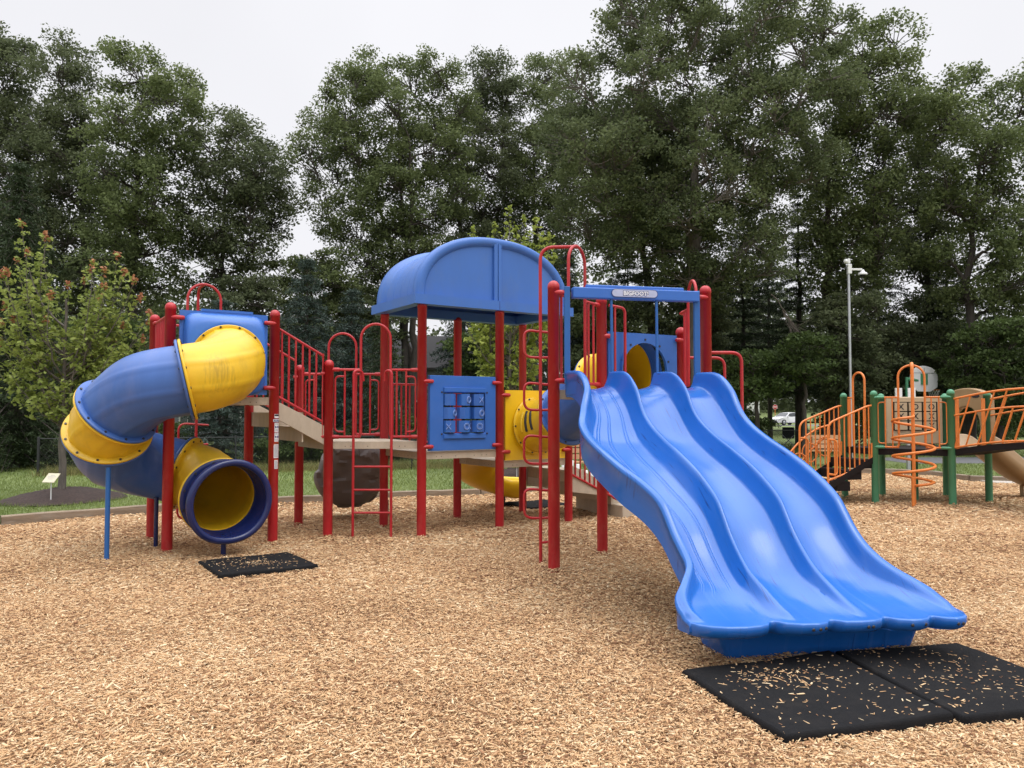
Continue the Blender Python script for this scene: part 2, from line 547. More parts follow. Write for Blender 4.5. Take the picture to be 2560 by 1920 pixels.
def catmull(pts, n=10):
    pts = [vec(p) for p in pts]
    P = [pts[0] * 2 - pts[1]] + pts + [pts[-1] * 2 - pts[-2]]
    out = []
    for i in range(1, len(P) - 2):
        for k in range(n):
            t = k / n
            a, b, c, d = P[i - 1], P[i], P[i + 1], P[i + 2]
            out.append(0.5 * ((2 * b) + (c - a) * t + (2 * a - 5 * b + 4 * c - d) * t * t + (3 * b - a - 3 * c + d) * t ** 3))
    out.append(pts[-1])
    return out

def interp(tab, x):
    return float(np.interp(x, [p[0] for p in tab], [p[1] for p in tab]))

def smooth_interp(tab, x):
    """Piecewise cubic (monotone-ish) interpolation of a table."""
    xs = [p[0] for p in tab]
    ys = [p[1] for p in tab]
    if x <= xs[0]:
        return ys[0]
    if x >= xs[-1]:
        return ys[-1]
    i = int(np.searchsorted(xs, x)) - 1
    i = max(0, min(i, len(xs) - 2))
    def sl(k):
        if k <= 0 or k >= len(xs) - 1:
            return 0.0 if k <= 0 else (ys[-1] - ys[-2]) / (xs[-1] - xs[-2])
        return (ys[k + 1] - ys[k - 1]) / (xs[k + 1] - xs[k - 1])
    h = xs[i + 1] - xs[i]
    t = (x - xs[i]) / h
    return ((2 * t ** 3 - 3 * t * t + 1) * ys[i] + (t ** 3 - 2 * t * t + t) * h * sl(i)
            + (-2 * t ** 3 + 3 * t * t) * ys[i + 1] + (t ** 3 - t * t) * h * sl(i + 1))

def text_shape(s, size, bold=0.0):
    """Vertices and faces of flat lettering, left-aligned at the origin in the XY plane."""
    cu = bpy.data.curves.new('lettering', 'FONT')
    cu.body = s
    cu.size = size
    cu.offset = bold
    cu.resolution_u = 2
    ob = bpy.data.objects.new('lettering', cu)
    COL.objects.link(ob)
    dg = bpy.context.evaluated_depsgraph_get()
    me = ob.evaluated_get(dg).to_mesh()
    vs = [v.co.copy() for v in me.vertices]
    fs = [tuple(p.vertices) for p in me.polygons]
    ob.evaluated_get(dg).to_mesh_clear()
    bpy.data.objects.remove(ob)
    bpy.data.curves.remove(cu)
    return vs, fs

def add_text(mb, s, size, c, right, up, mat, bold=0.0, width=None, lift=0.0):
    """Lettering centred at c in the plane (right, up)."""
    vs, fs = text_shape(s, size, bold)
    if not vs:
        return
    x0, x1 = min(v.x for v in vs), max(v.x for v in vs)
    y0, y1 = min(v.y for v in vs), max(v.y for v in vs)
    k = width / (x1 - x0) if width else 1.0
    right, up, c = vec(right).normalized(), vec(up).normalized(), vec(c)
    nrm = right.cross(up)
    mb.add([c + right * ((v.x - (x0 + x1) / 2) * k) + up * (v.y - (y0 + y1) / 2) + nrm * lift for v in vs], fs, mat)

def lerp(a, b, t):
    return tuple(a[i] + (b[i] - a[i]) * t for i in range(len(a)))

def unit2(a, b):
    dx, dy = b[0] - a[0], b[1] - a[1]
    l = math.hypot(dx, dy)
    return (dx / l, dy / l), l

# ---------------------------------------------------------------- pieces shared by both play structures
def post(parent, xy, top, mat, r=0.0635, dome=True):
    mb = MB()
    x, y = xy
    if dome:
        prof = [(r, -0.15), (r, top - r - 0.03), (r + 0.002, top - r - 0.03), (r + 0.002, top - r)]
        prof += [((r + 0.002) * math.cos(R(a)), top - r + r * math.sin(R(a))) for a in range(15, 90, 15)] + [(0.0001, top)]
    else:
        prof = [(r, -0.15), (r, top - 0.07), (r + 0.003, top - 0.07), (r + 0.003, top - 0.008), (r - 0.006, top)]
    mb.lathe((x, y, 0), prof, 24)
    return mb.build('post', mat, parent)

def clamps(o, jobs, mat='red', **kw):
    """One bracket object per job (xy, z, direction, normal), each a sub-part of o."""
    for j in jobs:
        mb = MB()
        clamp(mb, *j, **kw)
        mb.build('clamp', mat, o)

def clamp(mb, xy, z, d, nrm, mat=0, back=0.02, fwd=0.15):
    """Bullet-shaped bracket that grips a post and points along a panel or rail."""
    c = V((xy[0] + nrm[0] * 0.05, xy[1] + nrm[1] * 0.05, z))
    dd = V((d[0], d[1], 0))
    a = c - dd * back
    pts = [a + dd * (t * (fwd + back)) for t in (0, 0.12, 0.3, 0.5, 0.93, 1.0)]
    mb.tube(pts, [0.004, 0.016, 0.026, 0.029, 0.027, 0.018], 10, mat)

def railing(parent, a, b, zt, zb, mat, verts, r=0.016, loops=(), ca=True, cb=True, name='railing', side=1):
    """Railing from a to b (xy): top and bottom rails, clamps; each upright is a baluster of its own."""
    d, l = unit2(a, b)
    nrm = (d[1] * side, -d[0] * side)
    o = thing_part(name, parent)
    for z in (zt, zb):
        MB().tube([(*a, z), (*b, z)], r + 0.002, 10).build('rail', mat, o)
    n2 = (nrm[0] * 0.2, nrm[1] * 0.2)
    if ca:
        clamps(o, [(a, z, d, n2) for z in (zt, zb)], mat)
    if cb:
        clamps(o, [(b, z, (-d[0], -d[1]), n2) for z in (zt, zb)], mat)
    for t in verts:
        p = lerp(a, b, t)
        MB().tube([(*p, zb), (*p, zt)], r - 0.002, 8).build('baluster', mat, o)
    for t0, t1 in loops:
        p0, p1 = lerp(a, b, t0), lerp(a, b, t1)
        h0, h1 = zb + 0.07, zt - 0.09
        path = fillet([(*p0, h0), (*p1, h0), (*p1, h1), (*p0, h1)], 0.06)
        MB().tube(path, r - 0.003, 8).build('bent_bar', mat, o)
    return o

def gate(parent, a, b, zt, zb, ztop, w, mat, side=1, c=0.5, leg_flare=0.1, r=0.018, loops=True):
    """Entry between two posts: an arch handle with a short railing on either side."""
    d, l = unit2(a, b)
    m = lerp(a, b, c)
    p = lambda s, z: (m[0] + d[0] * s, m[1] + d[1] * s, z)
    h = w / 2
    path = fillet([p(-h - leg_flare, zb), p(-h, zb), p(-h, ztop - h)], 0.09)
    arc = [p(-h * math.cos(R(k)), ztop - h + h * math.sin(R(k))) for k in range(0, 181, 12)]
    path2 = fillet([p(h, ztop - h), p(h, zb), p(h + leg_flare, zb)], 0.09)
    MB().tube(path + arc[1:-1] + path2, r, 12).build('arch_handle', mat, parent)
    la, lb = p(-h, 0)[:2], p(h, 0)[:2]
    for q0, q1, s in ((a, la, side), (b, lb, -side)):
        lp = ((0.50, 0.20),) if loops else ()
        railing(parent, q0, q1, zt, zb, mat, (0.50, 0.80), 0.016, lp, True, False, side=s)

def deck(parent, pts, ztop, mat='deck', th=0.10, name='platform'):
    mb = MB()
    n = len(pts)
    mb.prism(pts, ztop - 0.025, ztop)
    cx = sum(p[0] for p in pts) / n
    cy = sum(p[1] for p in pts) / n
    for i in range(n):
        a, b = pts[i], pts[(i + 1) % n]
        ins = lambda q: (q[0] + (cx - q[0]) * 0.03, q[1] + (cy - q[1]) * 0.03)
        a2, b2 = ins(a), ins(b)
        mb.slab([(*a, ztop - th), (*b, ztop - th), (*b, ztop - 0.025), (*a, ztop - 0.025)],
                (a2[0] - a[0], a2[1] - a[1], 0))
    # drip slots in the sheet show as small raised dimples along the edge
    for i in range(n):
        a, b = pts[i], pts[(i + 1) % n]
        d, l = unit2(a, b)
        nx, ny = d[1], -d[0]
        for t in (0.18, 0.24, 0.42, 0.66, 0.76, 0.82):
            q = lerp(a, b, t)
            mb.lathe((q[0] + nx * 0.0, q[1] + ny * 0.0, ztop - 0.065), [(0.006, -0.002), (0.006, 0.003)], 8, 1, axis=(nx, ny, 0))
    return mb.build(name, [mat, 'bolt'], parent, 0.006)

def ring_panel(parent, a, b, z0, z1, margin, hole_c, hole_r, mat, th=0.05, hs=48, off=0.0):
    """Flat panel between two posts with a round hole at (distance along, height)."""
    d, l = unit2(a, b)
    nx, ny = d[1], -d[0]
    s0, s1 = margin, l - margin
    hx, hz = hole_c
    def pt(s, z, o):
        return (a[0] + d[0] * s + nx * o, a[1] + d[1] * s + ny * o, z)
    rows = []
    outer = []
    for k in range(hs):
        an = 2 * math.pi * k / hs
        cx, cz = math.cos(an), math.sin(an)
        ts = []
        if cx > 1e-6: ts.append((s1 - hx) / cx)
        if cx < -1e-6: ts.append((s0 - hx) / cx)
        if cz > 1e-6: ts.append((z1 - hz) / cz)
        if cz < -1e-6: ts.append((z0 - hz) / cz)
        t = min(ts)
        outer.append((hx + cx * t, hz + cz * t))
    for cs in ((s0, z0), (s1, z0), (s1, z1), (s0, z1)):
        k = min(range(hs), key=lambda i: (outer[i][0] - cs[0]) ** 2 + (outer[i][1] - cs[1]) ** 2)
        outer[k] = cs
    inner = [(hx + hole_r * math.cos(2 * math.pi * k / hs), hz + hole_r * math.sin(2 * math.pi * k / hs)) for k in range(hs)]
    h = th / 2
    loops = [[pt(*p, off - h) for p in inner], [pt(*p, off - h) for p in outer], [pt(*p, off + h) for p in outer], [pt(*p, off + h) for p in inner], [pt(*p, off - h) for p in inner]]
    mb = MB()
    mb.grid(loops, 0, False, True, True)
    return mb, pt

def tube_piece(path, radii, n=72, ribs=8, rib_h=0.011):
    """Rows of a moulded tube with thin raised seams running along it."""
    path = [vec(p) for p in path]
    k = len(path)
    rows = []
    for i in range(k):
        t = (path[min(i + 1, k - 1)] - path[max(i - 1, 0)]).normalized()
        side = t.cross(V((0, 0, 1))).normalized()
        up = side.cross(t)
        row = []
        for j in range(n):
            a = 2 * math.pi * j / n
            rr = radii[i]
            if ribs and j % (n // ribs) == 4:
                rr += rib_h
            row.append(path[i] + (side * math.cos(a) + up * math.sin(a)) * rr)
        rows.append(row)
    return rows

def flange(mb, c, axis, r_in, r_out, th, mat, bolt_mat, nb=12, bolt_r=0.014):
    mb.lathe(c, [(r_in, -th / 2), (r_out - 0.008, -th / 2), (r_out, -th / 2 + 0.008), (r_out, th / 2 - 0.008), (r_out - 0.008, th / 2), (r_in, th / 2)], 72, mat, axis, cap=False)
    ax = vec(axis).normalized()
    ref = V((0, 0, 1))
    e1 = (ref - ax * ref.dot(ax)).normalized()
    e2 = ax.cross(e1)
    rb = (r_in + r_out) / 2 + 0.004
    for k in range(nb):
        a = 2 * math.pi * (k + 0.5) / nb
        p = vec(c) + (e1 * math.cos(a) + e2 * math.sin(a)) * rb
        for s in (-1, 1):
            mb.lathe(p, [(bolt_r, 0), (bolt_r, s * (th / 2 + 0.010))] if s > 0 else [(bolt_r, s * (th / 2 + 0.010)), (bolt_r, 0)], 8, bolt_mat, ax)
# ================================================================ large play structure (red, blue, yellow)
U = (math.cos(R(33.28)), math.sin(R(33.28)))
W = (-U[1], U[0])                                    # away from the camera across the decks
def off(p, a=0.0, b=0.0):
    return (p[0] + U[0] * a + W[0] * b, p[1] + U[1] * a + W[1] * b)
pA, pB, pC, pD, pE, pF, pG = (-2.485, 10.202), (-1.231, 10.274), (-.181, 10.963), (-1.921, 11.324), (-.87, 12.014), (.18, 12.703), (.87, 11.653)
pH, pI, pJ, pK, pL = (-3.175, 11.253), (-3.099, 9.799), (-4.15, 9.11), (-4.839, 10.16), (-3.789, 10.85)
pM, pN, pP, pQ = (.45, 8.112), (1.086, 9.101), (2.18, 9.69), (2.19, 8.48)

PS = thing('play_structure', 'large red, blue and yellow play structure with arched roof, spiral tube slide and triple slide',
           'playground structure', (-0.9, 10.6, 0))
posts = {}
for k, xy, top in (('A', pA, 2.39), ('B', pB, 3.2), ('C', pC, 3.2), ('D', pD, 3.2), ('E', pE, 3.2), ('F', pF, 3.2), ('G', pG, 2.1),
                   ('H', pH, 2.385), ('I', pI, 3.015), ('J', pJ, 3.015), ('K', pK, 3.0), ('L', pL, 3.0), ('M', pM, 3.105), ('P', pP, 2.776), ('Q', pQ, 3.113)):
    posts[k] = post(PS, xy, top, 'red')
posts['N'] = post(PS, pN, 3.062, 'red', dome=False)

# ---- decks
deck(PS, [pJ, pI, pL, pK], 1.87)
deck(PS, [pA, pB, pD, pH], 1.28)
deck(PS, [pB, pC, pE, pD], 1.13)
deck(PS, [pC, pG, pF, pE], 0.965)
deck(PS, [pM, pQ, pP, pN], 1.92)

# ---- spiral slide tower: hood panel, railings
mb, pt = ring_panel(PS, pJ, pI, 1.90, 2.93, 0.10, (0.628, 2.32), 0.43, 'blue', 0.05, 64)
rows = []
for i in range(9):
    t = i / 8
    row = []
    for k in range(64):
        an = 2 * math.pi * k / 64
        cx, cz = math.cos(an), math.sin(an)
        n = 8 - 6 * min(1, t * 1.15)
        sq = (abs(cx) ** n + abs(cz) ** n) ** (-1 / n)
        rs = (0.49 + (0.455 - 0.49) * t)
        bulge = 0.025 + 0.20 * math.sin(t * math.pi / 2) ** 0.9
        row.append(pt(0.628 + cx * sq * rs, 2.40 + (2.32 - 2.40) * t + cz * sq * (rs + 0.02 * (1 - t)), bulge))
    rows.append(row)
rows.append([pt(0.628 + 0.41 * math.cos(2 * math.pi * k / 64), 2.32 + 0.41 * math.sin(2 * math.pi * k / 64), 0.225) for k in range(64)])
mb.grid(rows, 0, True, True, True)
mb.box((*off(pJ, 0.66, -0.0), 2.945), (0.62, 0.06, 0.03), R(33.28))
hood = mb.build('hood_panel', ['blue', 'bolt'], PS)
clamps(hood, [(q, z, (U[0] * s, U[1] * s), (-W[0], -W[1])) for z in (2.83, 1.99) for q, s in ((pJ, 1), (pI, -1))])
railing(PS, pK, pJ, 2.87, 1.97, 'red', [k / 9 for k in range(1, 9)], side=1)
gate(PS, pL, pK, 2.87, 1.97, 3.47, 0.44, 'red', 1)

def loop_climber(parent, base, top, out, wdir, zs, wl=0.24, wr=0.17, zlast=0.2):
    """Pole that curves over to the arch, with D-shaped foot loops on one side."""
    mb = MB()
    path = fillet([(base[0], base[1], -0.1), (base[0], base[1], top[2]), top], 0.16, 10)
    mb.tube(path, 0.019, 12)
    o = mb.build('climbing_pole', 'red', parent)
    q = lambda s, z: (base[0] + wdir[0] * s, base[1] + wdir[1] * s, z)
    for z1, z0 in zs:
        pth = fillet([q(wr, z1 - 0.012), q(0, z1), q(-wl, z1 + 0.02), q(-wl, z0 + 0.01), q(0, z0), q(wr, z0 + 0.012)], 0.12)
        MB().tube(pth, 0.0145, 10).build('foot_loop', 'red', o)
    MB().tube([q(wr, zlast + 0.02), q(0, zlast)], 0.0145, 10).build('foot_loop', 'red', o)
    return o
mKL = lerp(pK, pL, 0.5)
loop_climber(PS, off(mKL, 0, 0.45), (*mKL, 3.47), W, (0.80, 0.6), [(2.6, 2.3), (2.0, 1.7), (1.5, 1.2), (0.95, 0.65), (0.42, 0.15)])

# ---- spiral tube slide round the tower's corner post
cj = lambda tau, r, z: (pJ[0] + r * math.cos(R(33.28 - tau)), pJ[1] + r * math.sin(R(33.28 - tau)), z)
ctrl = [(-3.512, 9.290, 2.32), (-3.42, 9.12, 2.27), (-3.425, 8.92, 2.18), (-3.54, 8.73, 2.10), (-3.73, 8.605, 2.05),
        (-4.13, 8.50, 1.945), (-4.52, 8.60, 1.68), (-4.685, 8.74, 1.44), (-4.79, 9.04, 1.225), (-4.724, 9.351, 1.09), (-4.51, 9.59, 0.99),
        (-4.20, 9.69, 0.90), (-3.92, 9.61, 0.82), (-3.735, 9.41, 0.75), (-3.60, 9.19, 0.70), (-3.485, 9.02, 0.67), (-3.375, 8.89, 0.648), (-3.265, 8.77, 0.635)]
NS = 9
cpath = catmull(ctrl, NS)
TR = 0.405
SPI = MB()
segs = [(0, 4, 'yellow_stained'), (4, 6, "tube_blue"), (6, 7, "yellow"), (7, 11, "tube_blue"), (11, 15.2, "yellow")]
spiral = None
for i0, i1, mt in segs:
    pts = cpath[int(i0 * NS):int(i1 * NS) + 1]
    mb = MB()
    mb.grid(tube_piece(pts, [TR] * len(pts)), 0, True, True)
    if i0 > 0:
        ax = (cpath[i0 * NS + 1] - cpath[i0 * NS - 1]).normalized()
        flange(mb, pts[0] + ax * 0.018, ax, TR - 0.004, 0.472, 0.03, 0, 1)
    ax = (cpath[min(int(i1 * NS) + 1, len(cpath) - 1)] - cpath[int(i1 * NS) - 1]).normalized()
    flange(mb, pts[-1] - ax * 0.018, ax, TR - 0.004, 0.472, 0.03, 0, 1)
    if i0 == 0:
        ax = (cpath[1] - cpath[0]).normalized()
        flange(mb, pts[0] + ax * 0.012, ax, TR - 0.004, 0.445, 0.022, 0, 1)
    if spiral is None:
        spiral = mb.build('spiral_tube_slide', [mt, 'bolt'], PS)
    else:
        mb.build('tube_section', [mt, 'bolt'], spiral)
# dark blue flared exit with a thick rolled lip
pts = cpath[int(15.2 * NS):]
rad = [TR + 0.05 * (k / (len(pts) - 1)) ** 1.5 for k in range(len(pts))]
mb = MB()
mb.grid(tube_piece(pts, rad, 72, 0), 0, True, True)
end, ax = pts[-1], (pts[-1] - pts[-2]).normalized()
side = ax.cross(V((0, 0, 1))).normalized()
upv = side.cross(ax)
lip = []
for j in range(72):
    a = 2 * math.pi * j / 72
    rr = 0.462 * (1 - 0.035 * math.exp(-((a - 1.5 * math.pi) / 0.5) ** 2))
    lip.append(end + ax * 0.0 + (side * math.cos(a) + upv * math.sin(a)) * rr)
mb.tube(lip, 0.042, 14, 0, closed=True)
ax0 = (pts[1] - pts[0]).normalized()
flange(mb, pts[0] + ax0 * 0.02, ax0, TR - 0.004, 0.465, 0.03, 0, 1)
mb.build('slide_exit', ['navy', 'bolt'], spiral)
MB().lathe((-4.545, 8.50, 0), [(0.026, -0.1), (0.026, 1.06)], 14).build('support_pole', 'beam_blue', spiral)
MB().lathe((-4.43, 9.42, 0), [(0.026, -0.1), (0.026, 0.62)], 14).build('support_pole', 'navy', spiral)
MB().lathe((-3.40, 8.93, 0), [(0.03, -0.1), (0.03, 0.24)], 14).build('support_pole', 'navy', spiral)

# ---- stairs from tower down to the ladder deck
stairs = thing_part('stairs', PS)
ds = (-U[0], -U[1])
L0 = 0.734
stair_tab = [(0.0, 1.835, 1.60), (0.12, 1.78, 1.545), (0.66, 1.50, 1.245), (0.72, 1.47, 1.18)]
for a0 in (pI, pL):
    up_, lo_ = [], []
    for s, zt, zb in stair_tab:
        q = off(a0, s, 0)
        up_.append((*q, zt)); lo_.append((*q, zb))
    sh = 0.0 if a0 is pI else -0.03
    o3 = (W[0] * 0.03, W[1] * 0.03, 0)
    st = MB()
    st.slab([(p[0] + W[0] * sh, p[1] + W[1] * sh, p[2]) for p in lo_ + up_[::-1]], o3)
    st.build('stringer', 'deck', stairs, 0.004)
for s0, s1, z in ((0.02, 0.40, 1.675), (0.38, 0.72, 1.478)):
    a, b = off(pI, s0, 0.031), off(pI, s1, 0.031)
    c, d = off(pL, s1, -0.031), off(pL, s0, -0.031)
    mb = MB()
    mb.prism([a, b, c, d], z - 0.035, z)
    e2 = off(pI, s0 + 0.02, 0.031)
    d2 = off(pL, s0 + 0.02, -0.031)
    mb.prism([a, e2, d2, d], z - 0.20, z - 0.035)
    mb.build('tread', 'deck', stairs, 0.003)
st2 = MB()
a, b, c, d = off(pI, 0.70, 0.031), off(pI, 0.725, 0.031), off(pL, 0.725, -0.031), off(pL, 0.70, -0.031)
st2.prism([a, b, c, d], 1.17, 1.44)
st2.build('riser', 'deck', stairs, 0.003)
for a0 in (pI, pL):
    w = 0.02 if a0 is pI else -0.02
    q = lambda s, z: (*off(a0, s, w), z)
    o = thing_part('stair_railing', PS)
    MB().tube([q(0.05, 2.775), q(0.66, 2.44)], 0.018, 10).build('rail', 'red', o)
    MB().tube([q(0.05, 1.885), q(0.66, 1.545)], 0.018, 10).build('rail', 'red', o)
    MB().beam(q(0.66, 1.32), q(0.66, 2.47), 0.014, 0.05).build('end_plate', 'red', o)
    for zz in (2.2, 1.35):
        MB().lathe(q(0.67, zz), [(0.022, -0.04), (0.03, 0), (0.022, 0.06)], 10, 0, axis=(U[0], U[1], 0)).build('clamp', 'red', o)
    for k in range(6):
        s = 0.10 + k * 0.093
        MB().tube([q(s, 1.885 - (s - 0.05) * 0.557), q(s, 2.775 - (s - 0.05) * 0.549)], 0.0135, 8).build('baluster', 'red', o)

# ---- ladder deck: gates front and back, ladder, rock climber
gate(PS, pA, pB, 2.254, 1.343, 2.88, 0.40, 'red', 1)
gate(PS, pD, pH, 2.248, 1.343, 2.86, 0.41, 'red', 1)
ladder = thing_part('ladder', PS)
for x in (-2.134, -1.622):
    hook = 0.10 if x < -1.8 else -0.10
    MB().tube(fillet([(x, 10.14, -0.1), (x, 10.14, 2.24), (x + hook, 10.22, 2.24), (x + hook * 1.1, 10.235, 2.10)], 0.07), 0.0185, 12).build('side_rail', 'red', ladder)
for z in (0.945, 0.635, 0.33):
    MB().tube([(-2.134, 10.14, z), (-1.622, 10.14, z)], 0.0155, 10).build('rung', 'red', ladder)
# hooks that carry the ladder's bottom bar on the deck
rng = random.Random(4)
rows = []
cx, cy = -2.56, 11.96
for i in range(41):
    th = math.pi * i / 40
    row = []
    for j in range(64):
        ph = 2 * math.pi * j / 64
        n = 0.0
        for k, (fx, fz, am) in enumerate(((2, 1.5, .13), (3, 3, .10), (5, 4, .06), (7, 6, .035))):
            n += 0.7 * am * math.sin(fx * ph + 1.7 * k + 2.2 * math.sin(fz * th + k)) * math.cos(fz * th * 1.3 + ph * 0.7 + k)
        n = round(n * 8) / 8 * 0.8 + n * 0.25
        e = 0.62 * (1 + n)
        sx = math.copysign(abs(math.cos(ph)) ** 0.7, math.cos(ph)) * math.sin(th) ** 0.6
        sy = math.copysign(abs(math.sin(ph)) ** 0.7, math.sin(ph)) * math.sin(th) ** 0.6
        lx, ly, lz = sx * e * 0.80, sy * 0.34 * (1 + n), 0.70 + 0.535 * math.cos(th) * (1 + 0.3 * n)
        lx *= 1.0 if lz > 0.5 else 0.72 + 0.28 * lz / 0.5
        ly += (0.75 - lz) * 0.32
        row.append((cx + lx * 0.96 + ly * -0.28, cy + lx * 0.28 + ly * 0.96, lz))
    rows.append(row)
mb = MB()
mb.grid(rows, 0, True, True)
mb.box((-2.93, 11.9, 0.12), (0.05, 0.05, 0.3), 0.2, 1)
mb.box((-2.0, 12.1, 0.12), (0.05, 0.05, 0.3), 0.2, 1)
rc = mb.build('rock_climber', ['rock', 'bolt'], PS)
rc.data.set_sharp_from_angle(angle=R(26))

# ---- noughts-and-crosses panel
PW = 1.256
mb = MB()
pl = lambda s, z, o: (pB[0] + U[0] * s - W[0] * o, pB[1] + U[1] * s - W[1] * o, z)
s0, s1, z0, z1 = 0.105, PW - 0.09, 1.145, 2.185
h0, h1, k0, k1 = 0.315, 0.99, 1.385, 1.945
def frame(mb, s0, s1, z0, z1, h0, h1, k0, k1, o0, o1, mat=0):
    outer = [(s0, z0), (s1, z0), (s1, z1), (s0, z1)]
    inner = [(h0, k0), (h1, k0), (h1, k1), (h0, k1)]
    loops = [[pl(*p, o0) for p in inner], [pl(*p, o0) for p in outer], [pl(*p, o1) for p in outer], [pl(*p, o1) for p in inner], [pl(*p, o0) for p in inner]]
    mb.grid(loops, mat, False, True, False)
frame(mb, s0, s1, z0, z1, h0, h1, k0, k1, -0.03, 0.035)
for za, zb in ((k1 + 0.012, k1 + 0.075), (k0 - 0.075, k0 - 0.012)):
    mb.slab([pl(h0, za, 0.03), pl(h1, za, 0.03), pl(h1, zb, 0.03), pl(h0, zb, 0.03)], (-W[0] * 0.03, -W[1] * 0.03, 0))
for s, z in ((h0 - 0.025, k1 + 0.01), (h1 + 0.03, k1 + 0.01), (h0 - 0.025, k0 - 0.01), (h1 + 0.03, k0 - 0.01)):
    mb.lathe(pl(s, z, 0.03), [(0.014, -0.005), (0.014, 0.012), (0.008, 0.014)], 10, 1, axis=(-W[0], -W[1], 0))
tic = mb.build('tic_tac_toe_panel', ['blue', 'bolt'], PS, 0.012)
clamps(tic, [(q, z, (U[0] * s, U[1] * s), (-W[0], -W[1])) for z in (2.10, 1.205) for q, s in ((pB, 1), (pC, -1))])
sym = [[('', 8), ('O', 22), ('X', 8)], [('O', 34), ('', 5), ('O', 12)], [('X', -28), ('OX', 45), ('O', -8)]]
cw, chh = (h1 - h0) / 3, (k1 - k0) / 3
for r_ in range(3):
    zc = k1 - chh * (r_ + 0.5)
    for c_ in range(3):
        sc_ = h0 + cw * (c_ + 0.5) + (-0.012 if c_ == 0 else 0)
        txt, ang = sym[r_][c_]
        mb = MB()
        rot = R(33.28 + ang)
        prof = []
        for k in range(8):
            an = 2 * math.pi * k / 8
            px_, py_ = math.cos(an), math.sin(an)
            q = 5
            rr = 0.098 * (abs(px_) ** q + abs(py_) ** q) ** (-1 / q)
            rr = 0.104 if k % 2 else 0.098
            an2 = an + rot
            prof.append((pl(sc_, zc, 0)[0] + rr * math.cos(an2 + R(22.5)) * 0.98, pl(sc_, zc, 0)[1] + rr * math.sin(an2 + R(22.5)) * 0.98))
        mb.prism(prof, zc - chh * 0.435, zc + chh * 0.435)
        c0 = pl(sc_, zc, 0)
        for ch, da in ((txt[0], 0),) + (((txt[1], 90),) if len(txt) > 1 else ()) if txt else ():
            fa = rot + R(-90 + da - (45 if len(txt) > 1 else 0) + (0 if len(txt) < 2 else 0))
            # nearest flat of the block faces the viewer's side
            f = V((math.cos(fa), math.sin(fa), 0))
            rt = V((-math.sin(fa), math.cos(fa), 0))
            cc = V(c0) + f * 0.0985
            if ch == 'O':
                ring = [cc + rt * (0.042 * math.cos(R(a))) + V((0, 0, 0.042 * math.sin(R(a)))) for a in range(0, 360, 15)]
                mb.tube(ring, 0.0055, 6, 1, closed=True)
                ring = [cc + rt * (0.027 * math.cos(R(a))) + V((0, 0, 0.027 * math.sin(R(a)))) for a in range(0, 360, 20)]
                mb.tube(ring, 0.003, 6, 1, closed=True)
            else:
                for sgn in (-1, 1):
                    mb.tube([cc + rt * (-0.036 * sgn) + V((0, 0, -0.04)), cc + rt * (0.036 * sgn) + V((0, 0, 0.04))], 0.0055, 6, 1)
        mb.build('turning_block', ['blue', 'engraved'], tic)
for c_ in range(3):
    s = h0 + cw * (c_ + 0.5) + (-0.012 if c_ == 0 else 0)
    MB().tube([pl(s, k0 - 0.02, 0), pl(s, k1 + 0.02, 0)], 0.02, 8).build('spindle', 'bolt', tic)
railing(PS, pE, pD, 2.10, 1.21, 'red', [k / 9 for k in range(1, 9)], side=1)

# ---- yellow crawl-tube panel and crawl tube up to the slide tower
mb, pt = ring_panel(PS, pC, pG, 0.972, 2.0, 0.085, (0.628, 1.47), 0.40, 'yellow', 0.05, 64)
yp = mb.build('tube_panel', ['yellow_clean', 'bolt'], PS)
clamps(yp, [(q, z, (U[0] * s, U[1] * s), (-W[0], -W[1])) for z in (1.925, 1.10) for q, s in ((pC, 1), (pG, -1))])
c0, c1 = lerp(pC, pG, 0.5), lerp(pN, pP, 0.52)
mid = lerp(c0, c1, 0.5)
cr = [(*off(c0, 0, -0.03), 1.47), (*off(c0, 0.02, -0.32), 1.50), (*off(c0, 0.03, -0.70), 1.62), (*off(c0, 0.03, -1.12), 1.83),
      (*off(c0, 0.02, -1.55), 2.04), (*off(c0, 0.01, -1.95), 2.17), (*off(c1, 0, 0.03), 2.2)]
cp = catmull(cr, 8)
crawl = None
for i0, i1, mt in ((0, 2, 'yellow'), (2, 4, 'tube_blue'), (4, 5.5, 'yellow_clean'), (5.5, 6, 'blue')):
    pts = cp[int(i0 * 8):int(i1 * 8) + 1]
    mb = MB()
    mb.grid(tube_piece(pts, [0.39] * len(pts), 64, 8, 0.008), 0, True, True)
    for ii, e_ in ((0, 1), (-1, -1)):
        g = int(i0 * 8) if ii == 0 else int(i1 * 8)
        ax = (cp[min(g + 1, len(cp) - 1)] - cp[max(g - 1, 0)]).normalized()
        if ii == -1 and i1 == 6:
            continue
        flange(mb, pts[ii] + ax * 0.016 * e_, ax, 0.386, 0.45 if not (i0 == 0 and ii == 0) else 0.435, 0.026, 0, 1, 10)
    # viewing slots: dark bars on the tube wall paint the shade inside openings
    if i0 in (0, 2):
        for k, dk in enumerate((-1, 0, 1) if i0 == 0 else (0,)):
            g = pts[7 + dk * 3] if i0 == 0 else pts[6]
            gt = (pts[8 + dk * 3] - pts[6 + dk * 3]).normalized() if i0 == 0 else (pts[7] - pts[5]).normalized()
            sd = gt.cross(V((0, 0, 1))).normalized()
            uu = sd.cross(gt)
            sg = -1 if sd.x > 0 else 1
            ring = []
            arc = [g + (sd * (sg * math.cos(R(b))) + uu * math.sin(R(b))) * 0.391 for b in range(-14, 31, 4)]
            mb.tube(arc, 0.022, 10, 2 if not (i0 == 0 and dk == -1) else 0)
    if crawl is None:
        crawl = mb.build('crawl_tube', [mt, 'bolt', 'ink'], PS)
    else:
        mb.build('tube_section', [mt, 'bolt', 'ink'], crawl)
